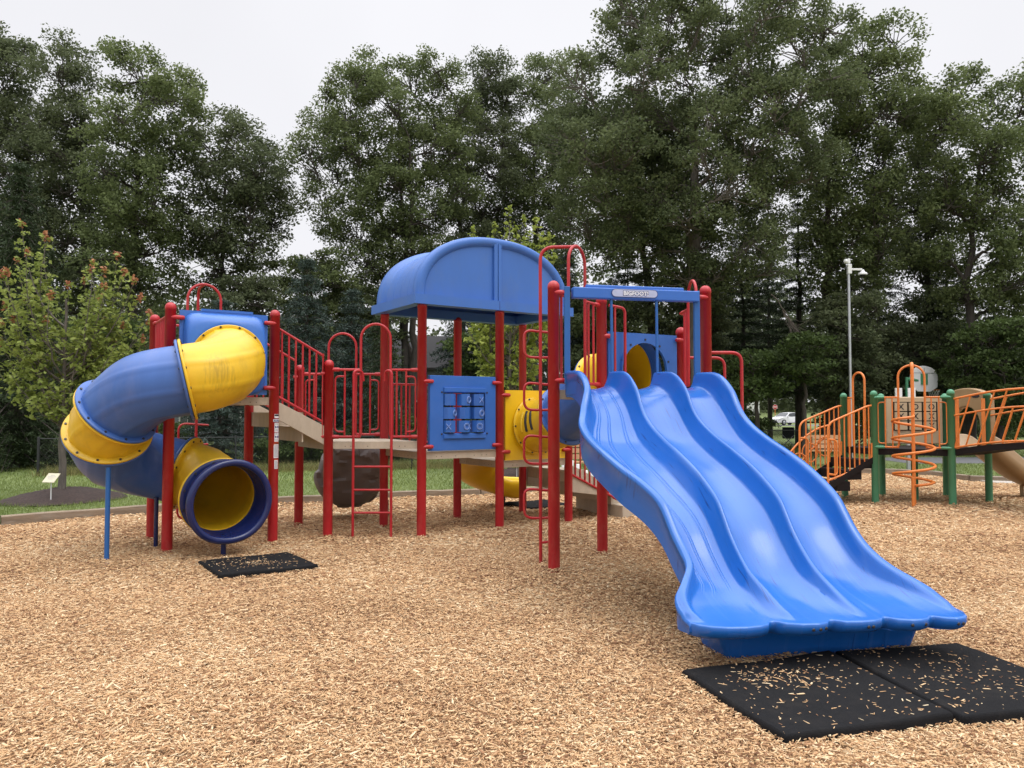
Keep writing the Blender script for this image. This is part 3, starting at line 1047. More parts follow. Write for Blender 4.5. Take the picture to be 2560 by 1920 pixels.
mb, pt = ring_panel(PS, pN, pP, 1.80, 2.66, 0.085, (0.65, 2.2), 0.345, 'blue', 0.04, 56)
for k in range(10):
    a = 2 * math.pi * (k + 0.5) / 10
    q = pt(0.65 + 0.385 * math.cos(a), 2.2 + 0.385 * math.sin(a), 0.02)
    mb.lathe(q, [(0.014, -0.01), (0.014, 0.008)], 8, 1, axis=(U[1], -U[0], 0))
bp_ = mb.build('tube_panel', ['blue', 'bolt'], PS)
clamps(bp_, [(pP, 2.6, (-0.88, -0.474), (0.474, -0.88)), (pN, 2.6, (0.88, 0.474), (0.474, -0.88))], fwd=0.12)
dNP, _l = unit2(pN, pP)
fr = lambda s, z: (pN[0] + dNP[0] * s + 0.04, pN[1] + dNP[1] * s - 0.07, z)
o = thing_part('railing', PS)
MB().tube(fillet([fr(0.05, 2.97), fr(0.29, 2.95), fr(0.29, 1.96), fr(0.05, 1.99)], 0.07), 0.017, 10).build('rail', 'red', o)
MB().tube([fr(0.14, 2.95), fr(0.14, 1.98)], 0.014, 8).build('baluster', 'red', o)

# ---- slide tower: gates, climbing pole, access ladder
gate(PS, pN, pM, 2.97, 2.01, 3.58, 0.40, 'red', 1, 0.54, 0.05, loops=False)
gate(PS, pQ, pP, 2.95, 2.01, 3.27, 0.40, 'red', 1, 0.5, 0.05, loops=False)
mMN = lerp(pM, pN, 0.46)
loop_climber(PS, (0.325, 8.59), (*mMN, 3.575), None, (0.985, 0.12), [(2.60, 2.30), (2.0, 1.70), (1.40, 1.09), (0.795, 0.475)], 0.19, 0.20, 0.20)
acc = thing_part('ladder', PS)
for y, z in ((8.72, 2.37), (9.42, 2.36)):
    MB().tube(fillet([(2.22, y, z), (2.665, y, z), (2.665, y, -0.1)], 0.12, 8), 0.019, 12).build('side_rail', 'red', acc)
for k in range(6):
    MB().tube([(2.665, 8.72, 0.3 + 0.29 * k), (2.665, 9.42, 0.3 + 0.29 * k)], 0.0155, 10).build('rung', 'red', acc)

# ---- header over the slide, with its name plate
EX = (math.cos(R(12)), math.sin(R(12)))
DX = (EX[1], -EX[0])
SO = ((pM[0] + pQ[0]) / 2, (pM[1] + pQ[1]) / 2)
sl = lambda l, t, z: (SO[0] + EX[0] * l + DX[0] * t, SO[1] + EX[1] * l + DX[1] * t, z)
hl = math.hypot(pQ[0] - pM[0], pQ[1] - pM[1]) / 2
mb = MB()
mb.beam(sl(-hl + 0.19, 0.07, 2.968), sl(hl - 0.13, 0.07, 2.968), 0.10, 0.118)
mb.beam(sl(-hl + 0.35, 0.045, 3.042), sl(hl - 0.29, 0.045, 3.042), 0.05, 0.05)
header = mb.build('slide_header', 'blue', PS, 0.012, 3)
for l in (-hl + 0.135, hl - 0.135):
    mb = MB()
    mb.beam(sl(l, 0.055, 1.98), sl(l, 0.055, 3.035), 0.064, 0.06)
    mb.build('header_column', 'beam_blue', header, 0.006)
for l in (-0.262, 0.262):
    MB().tube([sl(l, 0.10, 2.10), sl(l, 0.085, 2.92)], 0.0155, 10).build('header_rod', 'beam_blue', header)
clamps(header, [(q, z, (EX[0] * s, EX[1] * s), (DX[0], DX[1])) for q, s in ((pM, 1), (pQ, -1)) for z in (2.97, 2.02)], fwd=0.13)
mb = MB()
sc0 = V(sl(-0.005, 0.1225, 2.975))
rt, upz, nr = V((EX[0], EX[1], 0)), V((0, 0, 1)), V((DX[0], DX[1], 0))
def pill(mb, c, w, h, o, th, mat):
    pts = []
    for k in range(0, 181, 15):
        a = R(k - 90)
        pts.append(c + rt * (w / 2 - h / 2 + h / 2 * math.cos(a)) + upz * (h / 2 * math.sin(a)) + nr * o)
    for k in range(0, 181, 15):
        a = R(k + 90)
        pts.append(c + rt * (-(w / 2 - h / 2) + h / 2 * math.cos(a)) + upz * (h / 2 * math.sin(a)) + nr * o)
    mb.slab(pts, nr * th, mat)
pill(mb, sc0, 0.535, 0.092, 0, 0.004, 1)
pill(mb, sc0, 0.521, 0.079, 0.004, 0.0015, 0)
add_text(mb, 'BIGFOOT!', 0.062, sc0 + rt * 0.012 + nr * 0.0072, rt, upz, 1, 0.0075, 0.300)
add_text(mb, 'BIGFOOT!', 0.062, sc0 + rt * 0.012 + nr * 0.0090, rt, upz, 2, 0.0028, 0.288)
mb.build('name_plate', ['signplate', 'sticker_blue', 'sticker'], header)

# ---- triple wave slide shaped like a foot
RAIL = [(0, 2.12), (.1, 2.12), (.45, 2.105), (.6, 2.065), (.74, 1.985), (.85, 1.895), (.94, 1.775), (1.05, 1.665), (1.25, 1.55), (1.5, 1.45), (1.8, 1.35), (2.1, 1.235),
        (2.35, 1.11), (2.5, 1.01), (2.58, .915), (2.66, .81), (2.74, .725), (2.83, .645), (2.95, .555), (3.05, .49), (3.2, .41), (3.3, .37), (3.42, .335), (3.6, .325)]
BED = [(0, 1.925), (.18, 1.925), (.32, 1.905), (.5, 1.845), (.65, 1.755), (.8, 1.64), (.95, 1.505), (1.1, 1.40), (1.3, 1.31), (1.5, 1.235), (1.8, 1.135), (2.1, 1.015), (2.35, .885), (2.5, .765),
       (2.65, .605), (2.8, .475), (2.95, .405), (3.1, .36), (3.3, .33), (3.45, .32), (3.6, .318)]
LEFT = [(0, -.75), (.5, -.75), (.8, -.765), (1.0, -.87), (1.2, -.94), (1.62, -.945), (2.05, -.885), (2.3, -.785), (2.5, -.715), (2.66, -.685), (2.8, -.665), (2.88, -.68), (3.0, -.775), (3.1, -.84), (3.22, -.86), (3.4, -.84)]
RIGHT = [(0, .755), (2.5, .765), (2.66, .775), (2.8, .80), (2.93, .86), (3.05, .95), (3.2, 1.03), (3.4, 1.05)]
DIV1 = [(0, -.262), (2.9, -.26), (3.1, -.22), (3.4, -.19)]
DIV2 = [(0, .262), (2.9, .262), (3.1, .285), (3.4, .31)]
FRONT = [(-.87, 3.26), (-.84, 3.32), (-.78, 3.37), (-.68, 3.405), (-.55, 3.42), (-.44, 3.41), (-.38, 3.385), (-.345, 3.335), (-.31, 3.335), (-.27, 3.40), (-.18, 3.445), (-.05, 3.45), (.02, 3.425),
         (.06, 3.38), (.09, 3.38), (.14, 3.435), (.24, 3.465), (.34, 3.465), (.41, 3.44), (.445, 3.40), (.47, 3.40), (.51, 3.455), (.6, 3.49), (.68, 3.495), (.74, 3.475), (.775, 3.44), (.80, 3.44), (.84, 3.49), (.91, 3.525), (.98, 3.52), (1.03, 3.48), (1.065, 3.40)]
def ridge(x, w_top=0.018, w_base=0.098):
    x = abs(x)
    if x <= w_top:
        return 1.0 - 0.04 * (x / w_top) ** 2
    if x >= w_base:
        return 0.0
    t = (x - w_top) / (w_base - w_top)
    return 0.96 * (1 - t ** 0.85) ** 1.35
cols = sorted(set(np.linspace(-0.775, 0.775, 187).round(5)) | {round(c_ + d_, 5) for c_ in (-0.645, -0.625, -0.555, -0.535, -0.425, -0.405) for d_ in (-.008, -.004, 0, .004, .008)})
svals = list(np.concatenate([np.linspace(0.04, 3.0, 118), np.linspace(3.0, 3.45, 26)[1:]]))
def actual_l(ln, s):
    b = [smooth_interp(LEFT, s), smooth_interp(DIV1, s), smooth_interp(DIV2, s), smooth_interp(RIGHT, s)]
    n = [-0.75, -0.262, 0.262, 0.75]
    if ln < -0.75:
        return b[0] + (ln + 0.75)
    if ln > 0.75:
        return b[3] + (ln - 0.75)
    return float(np.interp(ln, n, b))
top_rows, und_rows = [], []
for s in svals:
    zr, zb = smooth_interp(RAIL, s), smooth_interp(BED, s)
    hgt = max(0.0, zr - zb)
    fade = min(1, max(0, (3.43 - s) / 0.12))
    tr, ur = [], []
    for ln in cols:
        la = actual_l(ln, s)
        t = s if s <= 3.0 else 3.0 + (s - 3.0) / 0.45 * (interp(FRONT, la) - 3.0)
        wid = 0.018 + 0.012 * (abs(abs(ln) - 0.75) < 0.05)
        rg = max(ridge(ln - c_, wid) for c_ in (-0.75, -0.262, 0.262, 0.75))
        lane = min(abs(ln - c_) for c_ in (-0.506, 0.0, 0.506))
        cup = 0.045 * (min(lane / 0.2, 1)) ** 2 * min(1, hgt / 0.12)
        z = zb + max(hgt * rg * fade, min(cup, hgt * 0.4))
        if ln < -0.262 and 0.2 < s < 2.95:
            for rc_ in (-0.645, -0.625, -0.555, -0.535, -0.425, -0.405):
                z += 0.0055 * max(0.0, 1 - abs(ln - rc_) / 0.007) * min(1, (2.95 - s) / 0.2, (s - 0.2) / 0.2)
        tr.append(sl(la, t, z))
        uz = min(zb - 0.085, z - 0.05) if s < 3.0 else 0.232
        if s < 3.0:
            uz = max(uz, 0.232)
        lin = la * 0.985
        ur.append(sl(lin, t - 0.042 * max(0.0, (s - 3.0) / 0.45), uz))
    top_rows.append(tr)
    und_rows.append(ur)
# rounded front lip
def shift(row, dt, dz):
    return [(p[0] + DX[0] * dt, p[1] + DX[1] * dt, p[2] + dz) for p in row]
last = top_rows[-1]
for dt, dz in ((0.006, -0.003), (0.010, -0.012), (0.010, -0.036), (-0.006, -0.066), (-0.035, -0.085)):
    top_rows.append(shift(last, dt, dz))
mb = MB()
mb.grid(top_rows, 0, True, False, True)
mb.grid(und_rows, 0, True, False, False)
mb.grid([top_rows[-1], und_rows[-1]], 0, True, False, True)
nn = len(svals)
# outer side walls with a rolled rim and a moulded line
for e_, sg in ((0, -1), (-1, 1)):
    side_rows = []
    for i in range(len(top_rows)):
        t0, b0 = V(top_rows[i][e_]), V(und_rows[min(i, nn - 1)][e_])
        o = V((EX[0] * sg, EX[1] * sg, 0))
        row = [t0]
        h = t0.z - b0.z
        cc = min(1.0, h / 0.12)
        row.append(t0 + o * 0.010 + V((0, 0, -0.012 * cc)))
        row.append(t0 + o * 0.012 + V((0, 0, -0.03 * cc)))
        row.append(t0 + o * 0.004 + V((0, 0, -0.042 * cc)))
        row.append(t0 + o * 0.000 + V((0, 0, -min(0.10, h * 0.4))))
        row.append(t0 - o * 0.004 + V((0, 0, -min(0.11, h * 0.45))))
        row.append(t0 * 0.25 + b0 * 0.75 + o * 0.004)
        row.append(b0)
        side_rows.append(row)
    mb.grid(side_rows, 0, True, False, e_ == 0)
mb.grid([[V(p) for p in top_rows[0]], [V(p) for p in und_rows[0]]], 0, False, False, False)
slide = mb.build('triple_slide', ['slide'], PS)
slide.data.set_sharp_from_angle(angle=R(50))
mb = MB()
bt = [(-.46, 3.04), (.92, 3.07), (.96, 2.72), (-.50, 2.70)]
tp = [(-.64, 3.13), (1.0, 3.15), (1.0, 2.72), (-.60, 2.72)]
vs = [sl(l, t, -0.06) for l, t in bt] + [sl(l, t, 0.26) for l, t in tp]
mb.add(vs, [(0, 1, 5, 4), (1, 2, 6, 5), (2, 3, 7, 6), (3, 0, 4, 7), (4, 5, 6, 7)])
mb.build('slide_base', 'slide', slide, 0.03, 3)
for l in (-.10, -.05, .0, .29, .325, .60, .70, .92, .96):
    t = interp(FRONT, l) + 0.0105
    MB().lathe(sl(l, t, 0.284), [(0.011, -0.004), (0.011, 0.002), (0.005, 0.003)], 10, 0, axis=(DX[0], DX[1], 0)).build('bolt', 'bolt', slide)
# wing plate left of the slide mouth that closes the gap to the post
mb = MB()
mb.slab([sl(-.755, 0.03, 1.86), sl(-.755, 0.40, 1.86), sl(-.755, 0.46, 1.95), sl(-.755, 0.44, 2.06), sl(-.755, 0.38, 2.10), sl(-.755, 0.03, 2.115)], (EX[0] * -0.015, EX[1] * -0.015, 0))
mb.build('side_wing', 'slide', slide, 0.006)

# ---- arched roof over the two square decks
mb = MB()
RU0, RU1, RV0, RV1 = -0.165, 2.525, -0.125, 1.385
zb0, zb1 = 3.148, 3.282
rp = lambda a, b, z: (*off(pB, a, b), z)
def ring_box(a0, a1, b0, b1, z0, z1, th):
    o = [(a0, b0), (a1, b0), (a1, b1), (a0, b1)]
    i = [(a0 + th, b0 + th), (a1 - th, b0 + th), (a1 - th, b1 - th), (a0 + th, b1 - th)]
    loops = [[rp(*p, z0) for p in i], [rp(*p, z0) for p in o], [rp(*p, z1) for p in o], [rp(*p, z1) for p in i], [rp(*p, z0) for p in i]]
    mb.grid(loops, 0, False, True, False)
ring_box(RU0, RU1, RV0, RV1, zb0, zb1, 0.16)
uc = (RU0 + RU1) / 2
ra, rb_ = (RU1 - RU0) / 2 - 0.045, 0.93
def arch_row(b, dr, n=72):
    row = []
    for k in range(n + 1):
        a = math.pi * k / n
        ca, sa = math.cos(a), math.sin(a)
        q = 2.25
        rr = (abs(ca) ** q + abs(sa) ** q) ** (-1 / q)
        row.append(rp(uc - (ra + dr) * ca * rr, b, zb1 - 0.004 + max(0.0, (rb_ + dr) * sa * rr)))
    return row
f0, f1 = RV0 + 0.045, RV1 - 0.045
vsamp = [(f0 + 0.05, -0.145), (f0 + 0.035, -0.135), (f0 + 0.012, -0.115), (f0 - 0.002, -0.085), (f0, -0.04), (f0 + 0.02, -0.012), (f0 + 0.06, 0.0), (f0 + 0.13, 0.0), (f0 + 0.17, -0.012), (f0 + 0.20, -0.04), (f0 + 0.215, -0.055)]
for c_ in (0.42, 0.66, 0.90):
    vsamp += [(f0 + c_ - 0.10, -0.055), (f0 + c_ - 0.018, -0.055), (f0 + c_ - 0.010, -0.055), (f0 + c_ - 0.004, -0.051), (f0 + c_ + 0.004, -0.051), (f0 + c_ + 0.010, -0.055), (f0 + c_ + 0.018, -0.055), (f0 + c_ + 0.10, -0.055)]
vsamp += [(f1 - 0.34, -0.055), (f1 - 0.30, -0.055), (f1 - 0.27, -0.04), (f1 - 0.22, -0.012), (f1 - 0.16, 0.0), (f1 - 0.05, 0.0), (f1 - 0.005, -0.02), (f1, -0.06), (f1 - 0.02, -0.14)]
mb.grid([arch_row(b, dr) for b, dr in vsamp], 0, True, False, True)
# recessed end walls
for b in (f0 + 0.045, f1 - 0.02):
    row = arch_row(b, -0.13)
    base = [rp(uc + (p_ - 0.5) * 2 * (ra - 0.13), b, zb1 - 0.004) for p_ in np.linspace(0, 1, 73)]
    mb.grid([row, base], 0, False, False, b > 0.5)
roof = mb.build('arched_roof', ['roof'], PS, 0.0)
roof.data.set_sharp_from_angle(angle=R(45))
mb = MB()
for s_ in (-1, 1):
    mb.slab([rp(uc + s_ * 0.006, f0 - 0.004, zb1), rp(uc + s_ * 0.062, f0 + 0.005, zb1), rp(uc + s_ * 0.062, f0 + 0.005, zb1 + rb_ - 0.09), rp(uc + s_ * 0.006, f0 - 0.004, zb1 + rb_ - 0.085)], (W[0] * 0.05, W[1] * 0.05, 0))
mb.slab([rp(uc - 0.004, RV0 - 0.003, zb0), rp(uc + 0.004, RV0 - 0.003, zb0), rp(uc + 0.004, RV0 - 0.003, zb1), rp(uc - 0.004, RV0 - 0.003, zb1)], (W[0] * 0.01, W[1] * 0.01, 0), 1)
mb.build('centre_seam', ['roof', 'sticker_blue'], roof, 0.012)

# ---- short curved yellow slide behind
mb = MB()
path = catmull([(-.35, 12.38, .93), (-.50, 12.62, .91), (-.62, 12.88, .78), (-.62, 13.14, .58), (-.42, 13.40, .40), (-.12, 13.52, .30), (.14, 13.54, .28)], 8)
rows = []
for i, p in enumerate(path):
    t = (path[min(i + 1, len(path) - 1)] - path[max(i - 1, 0)]).normalized()
    sd = V((t.y, -t.x, 0)).normalized()
    row = []
    for lx, lz in ((-.31, .17), (-.335, .20), (-.36, .19), (-.36, .12), (-.34, -.06), (-.26, -.12), (0, -.14), (.26, -.12), (.34, -.06), (.36, .12), (.36, .19), (.335, .20), (.31, .17), (.27, 0), (.18, -.06), (0, -.07), (-.18, -.06), (-.27, 0)):
        row.append(p + sd * lx + V((0, 0, lz)))
    rows.append(row)
mb.grid(rows, 0, True, True, True)
mb.add(rows[-1], [tuple(range(len(rows[-1])))], 0)
cs = mb.build('curved_slide', 'yellow_clean', PS)
MB().lathe((-.15, 13.5, 0), [(0.03, -.05), (0.03, .2)], 10).build('support_pole', 'bolt', cs)

# ---- steps and transfer platform at the far right corner
steps = thing_part('steps', PS)
gs = lambda s, b, z: (*off(pG, s, b), z)
for b in (0.0, 1.2):
    tp = MB()
    tp.slab([gs(0.06, b, 0.86), gs(0.06, b, 0.44), gs(0.62, b, 0.36), gs(1.02, b, 0.34), gs(1.02, b, 0.44), gs(0.98, b, 0.44)], (W[0] * 0.03, W[1] * 0.03, 0))
    tp.build('stringer', 'deck', steps, 0.004)
for s0, s1, z in ((0.05, 0.36, 0.77), (0.34, 0.68, 0.60), (0.66, 1.0, 0.45)):
    mb = MB()
    mb.prism([off(pG, s0, 0.03), off(pG, s1, 0.03), off(pG, s1, 1.2), off(pG, s0, 1.2)], z - 0.04, z)
    mb.prism([off(pG, s0, 0.03), off(pG, s0 + 0.02, 0.03), off(pG, s0 + 0.02, 1.2), off(pG, s0, 1.2)], z - 0.18, z - 0.04)
    mb.build('tread', 'deck', steps, 0.003)
c0_ = (1.76, 12.04)
for b0, b1, h in ((0, 0.62, 0.185), (0.28, 1.2, 0.43)):
    mb = MB()
    mb.prism([off(c0_, 0, b0), off(c0_, 0.95, b0), off(c0_, 0.95, b1), off(c0_, 0, b1)], -0.05, h)
    mb.build('transfer_step', 'deck', steps, 0.006)
mb = MB()
q = lambda s, z: (*off(pG, s, -0.01), z)
sr = thing_part('stair_railing', PS)
MB().tube(fillet([q(0.04, 1.70), q(0.10, 1.66), q(1.0, 1.23), q(1.0, 0.26), q(0.9, 0.30)], 0.08), 0.017, 10).build('rail', 'red', sr)
MB().tube([q(0.04, 0.72), q(1.0, 0.262)], 0.018, 10).build('rail', 'red', sr)
for k in range(9):
    s = 0.13 + k * 0.095
    MB().tube([q(s, 0.72 - (s - 0.04) * 0.477), q(s, 1.68 - (s - 0.07) * 0.478)], 0.0125, 8).build('baluster', 'red', sr)

# ---- stickers on the tower's front post
def cyl_patch(mb, c, r, a0, a1, z0, z1, mat, n=8):
    rows = [[(c[0] + r * math.cos(R(a0 + (a1 - a0) * k / n)), c[1] + r * math.sin(R(a0 + (a1 - a0) * k / n)), z) for k in range(n + 1)] for z in (z0, z1)]
    mb.grid(rows, mat, True)
def cyl_text(mb, s, c, r, ac, zc, width, height, mat, bold=0.0):
    vs, fs = text_shape(s, 0.1, bold)
    x0, x1 = min(v.x for v in vs), max(v.x for v in vs)
    y0, y1 = min(v.y for v in vs), max(v.y for v in vs)
    out = []
    for v in vs:
        a = R(ac) + (v.x - (x0 + x1) / 2) / (x1 - x0) * width / r
        out.append((c[0] + r * math.cos(a), c[1] + r * math.sin(a), zc + (v.y - (y0 + y1) / 2) / (y1 - y0) * height))
    mb.add(out, fs, mat)
pr = 0.0635
mb = MB()
cyl_patch(mb, pI, pr + .0015, -66, -4, 1.60, 1.652, 0)
cyl_patch(mb, pI, pr + .0025, -64, -6, 1.626, 1.648, 4)
cyl_patch(mb, pI, pr + .0015, -80, 0, 1.549, 1.588, 2)
cyl_patch(mb, pI, pr + .0025, -78, -2, 1.553, 1.584, 0)
cyl_text(mb, 'GameTime', pI, pr + .0035, -40, 1.568, 0.078, 0.020, 2, 0.006)
for z0, z1 in ((1.422, 1.541), (1.296, 1.413)):
    cyl_patch(mb, pI, pr + .0015, -64, -4, z0, z1, 0)
    cyl_text(mb, '5-12', pI, pr + .0035, -34, (z0 + z1) / 2 + .005, 0.056, 0.026, 2, 0.008)
    for k, dz in enumerate((0.016, 0.028, 0.095, 0.105)):
        cyl_patch(mb, pI, pr + .003, -56, -14 - 6 * (k % 2), z0 + dz, z0 + dz + 0.005, 3)
cyl_patch(mb, pI, pr + .0015, -70, -4, 1.085, 1.285, 0)
cyl_patch(mb, pI, pr + .0025, -70, -4, 1.262, 1.285, 1)
cyl_text(mb, 'WARNING', pI, pr + .0035, -37, 1.273, 0.058, 0.013, 4, 0.004)
for k in range(13):
    cyl_patch(mb, pI, pr + .003, -64, -10 - 9 * (k % 3 == 2), 1.10 + k * 0.012, 1.105 + k * 0.012, 3)
cyl_patch(mb, pI, pr + .0015, -62, -14, 0.945, 1.068, 0)
cyl_patch(mb, pI, pr + .0025, -62, -14, 1.06, 1.070, 1)
for k in range(8):
    cyl_patch(mb, pI, pr + .003, -57, -20 - 8 * (k % 3 == 1), 0.955 + k * 0.012, 0.960 + k * 0.012, 3)
mb.build('sticker', ['sticker', 'sticker_red', 'sticker_blue', 'sticker_grey', 'ink'], posts['I'])
# ================================================================ second play structure (orange and green)
g1, g2, g3, g4, g5, g7, g6 = (6.52, 14.8), (6.73, 14.0), (7.5, 15.3), (7.87, 13.5), (8.9, 14.1), (8.74, 15.2), (7.71, 14.46)
PT = thing('play_structure', 'smaller green and orange play structure with corkscrew climber, arched bridge and tan slide',
           'playground structure', (7.7, 14.4, 0))
for q, top in ((g1, 2.05), (g2, 2.075), (g3, 2.05), (g4, 2.085), (g5, 2.065), (g7, 2.05), (g6, 0.9)):
    post(PT, q, top, 'green', 0.0625)
deck(PT, [g2, g4, g5, g7, g3, g1], 1.0, 'black_deck', 0.115)
def green_clamps(o, pairs, zs):
    for a, b in pairs:
        d, l = unit2(a, b)
        n = (d[1], -d[0])
        for z in zs:
            clamps(o, [(a, z, d, n), (b, z, (-d[0], -d[1]), n)], 'green', fwd=0.17)
def gate2(a, b, zt, zb, ztop, w, c=0.5):
    d, l = unit2(a, b)
    m = lerp(a, b, c)
    p = lambda s, z: (m[0] + d[0] * s, m[1] + d[1] * s, z)
    h = w / 2
    arc = [p(-h * math.cos(R(k)), ztop - h + h * math.sin(R(k))) for k in range(0, 181, 12)]
    path = fillet([p(-h - 0.13, zb), p(-h, zb), p(-h, ztop - h)], 0.1) + arc[1:-1] + fillet([p(h, ztop - h), p(h, zb), p(h + 0.13, zb)], 0.1)
    MB().tube(path, 0.02, 12).build('arch_handle', 'orange', PT)
    for q0, s in ((a, -1), (b, 1)):
        e = p(s * h, 0)[:2]
        o = railing(PT, q0, e, zt, zb, 'orange', (0.46, 0.75), 0.015, ((0.46, 0.16),), False, False)
g_ = gate2(g2, g4, 1.945, 1.03, 2.53, 0.43)
green_clamps(PT, ((g2, g4),), (1.945, 1.03))
d12, l12 = unit2(g1, g2)
m12 = lerp(g1, g2, 0.52)
h = 0.16
p = lambda s, z: (m12[0] + d12[0] * s, m12[1] + d12[1] * s, z)
MB().tube([p(-h, 1.03)] + [p(-h * math.cos(R(k)), 2.43 - h + h * math.sin(R(k))) for k in range(0, 181, 12)] + [p(h, 1.03)], 0.02, 12).build('arch_handle', 'orange', PT)
MB().tube([p(-0.3, 1.95), p(-h, 1.95)], 0.016, 8).build('railing', 'orange', PT)
# wide flat plates beside the posts
for q, dx in ((g1, 0.09), (g5, -0.10), (g4, 0.085)):
    mb = MB()
    mb.beam((q[0] + dx, q[1] - 0.04, 1.0), (q[0] + dx, q[1] - 0.04, 1.93), 0.07, 0.012)
    mb.build('end_plate', 'orange', PT)
# corkscrew climber
mb = MB()
sc_ = (7.16, 13.45)
mb.tube(fillet([(*sc_, -0.1), (*sc_, 2.56), (7.30, 13.74, 2.53)], 0.13, 8), 0.029, 14)
mb.tube([(sc_[0] - 0.075, sc_[1] - 0.10, -0.1), (sc_[0] - 0.075, sc_[1] - 0.10, 0.52)], 0.026, 12)
cork = []
turns = 3.95
for k in range(200):
    t = k / 199
    a = R(-80) + 2 * math.pi * turns * t
    rr = 0.335 * min(1, t / 0.05, 1.0) if t < 0.05 else 0.335
    rr = rr * (1 if t < 0.965 else max(0.05, (1 - t) / 0.035))
    cork.append((sc_[0] + rr * math.cos(a), sc_[1] + rr * math.sin(a), 0.36 + 1.25 * t))
mb.tube(cork, 0.024, 10)
mb.build('corkscrew_climber', 'orange', PT)
# tan noughts-and-crosses panel on the far edge
mb = MB()
ta, tb = g3, g7
dt_, lt_ = unit2(ta, tb)
tn = (dt_[1], -dt_[0])
tp_ = lambda s, z, o=0.0: (ta[0] + dt_[0] * s + tn[0] * o, ta[1] + dt_[1] * s + tn[1] * o, z)
mb.slab([tp_(0.08, 1.03), tp_(lt_ - 0.06, 1.03), tp_(lt_ - 0.06, 1.98), tp_(0.08, 1.98)], (tn[0] * 0.04, tn[1] * 0.04, 0))
tpanel = mb.build('tic_tac_toe_panel', 'tan', PT, 0.02)
mb = MB()
mb.slab([tp_(0.20, 1.30, .041), tp_(1.08, 1.30, .041), tp_(1.08, 1.88, .041), tp_(0.20, 1.88, .041)], (tn[0] * .004, tn[1] * .004, 0))
mb.build('painted_recess', 'black_deck', tpanel)  # black sheet on the panel paints the shade of a recess behind the blocks
letters = ['XOO', 'YXX', '  X']
for r_ in range(3):
    for c_ in range(3):
        s, z = 0.36 + 0.28 * c_, 1.78 - 0.19 * r_
        mb = MB()
        mb.slab([tp_(s - 0.12, z - 0.084, .045), tp_(s + 0.12, z - 0.084, .045), tp_(s + 0.12, z + 0.084, .045), tp_(s - 0.12, z + 0.084, .045)], (tn[0] * .03, tn[1] * .03, 0))
        ch = letters[r_][c_]
        if ch != ' ':
            ch = 'X' if ch == 'Y' else ch
            add_text(mb, ch, 0.165, tp_(s + (0.03 if c_ == 2 else 0), z, 0.0775), (dt_[0], dt_[1], 0), (0, 0, 1), 1, 0.0025)
        mb.build('turning_block', ['tan', 'ink'], tpanel)
# stairs on the left with black steps
so_ = (-0.967, -0.254)
stq = lambda q, s, z: (q[0] + so_[0] * s, q[1] + so_[1] * s, z)
bst = thing_part('stairs', PT)
for q in (g1, g2):
    mb = MB()
    mb.slab([stq(q, 0.02, 0.86), stq(q, 0.02, 0.74), stq(q, 1.0, 0.26), stq(q, 1.0, 0.38)], (d12[0] * 0.02, d12[1] * 0.02, 0))
    mb.build('stringer', 'black_deck', bst)
for k in range(4):
    s0, z = 0.04 + 0.25 * k, 0.80 - 0.2 * k
    mb = MB()
    a, b = stq(g2, s0, 0)[:2], stq(g2, s0 + 0.28, 0)[:2]
    c, d = stq(g1, s0 + 0.28, 0)[:2], stq(g1, s0, 0)[:2]
    mb.prism([a, b, c, d][::-1], z - 0.17, z)
    mb.build('tread', 'black_deck', bst, 0.006)
for q, n in ((g2, 8), (g1, 8)):
    o = thing_part('stair_railing', PT)
    top = fillet([stq(q, 0.02, 1.80), stq(q, 0.14, 1.785), stq(q, 1.0, 1.47), stq(q, 1.02, -0.05)], 0.14, 8)
    MB().tube(top, 0.019, 10).build('rail', 'orange', o)
    MB().tube(fillet([stq(q, 0.06, 1.1), stq(q, 0.07, 0.80), stq(q, 0.2, 0.68), stq(q, 1.01, 0.43)], 0.1), 0.019, 10).build('rail', 'orange', o)
    MB().tube(fillet([stq(q, 1.01, 1.18), stq(q, 0.82, 1.16), stq(q, 0.82, 0.52), stq(q, 1.01, 0.55)], 0.07), 0.018, 10).build('bent_bar', 'orange', o)
    for k in range(n):
        s = 0.12 + k * 0.106
        MB().tube([stq(q, s, 0.73 - (s - 0.1) * 0.32), stq(q, s, 1.79 - (s - 0.12) * 0.36)], 0.0135, 8).build('baluster', 'orange', o)
mb = MB()
lo = catmull([(6.45, 15.25, 1.42), (6.15, 15.2, 1.33), (5.85, 15.1, 1.16), (5.58, 15.0, 0.93), (5.42, 14.95, 0.74)], 6)
mb.tube(lo, 0.019, 10)
mb.tube(catmull([(6.4, 15.25, 1.22), (6.1, 15.2, 0.98), (5.8, 15.1, 0.70), (5.6, 15.05, 0.42)], 6), 0.017, 10)
for c in ((5.98, 15.15, 0.86), (6.3, 15.2, 0.98), (5.75, 15.1, 0.66)):
    mb.tube([(c[0] + 0.15 * math.cos(R(a)), c[1], c[2] + 0.19 * math.sin(R(a))) for a in range(0, 360, 15)], 0.014, 8, closed=True)
mb.tube([(5.62, 15.05, 0.05), (5.62, 15.05, 0.94)], 0.018, 8)
mb.tube([(6.4, 15.25, 0.05), (6.4, 15.25, 1.42)], 0.018, 8)
mb.build('curved_handrail', 'orange', PT)
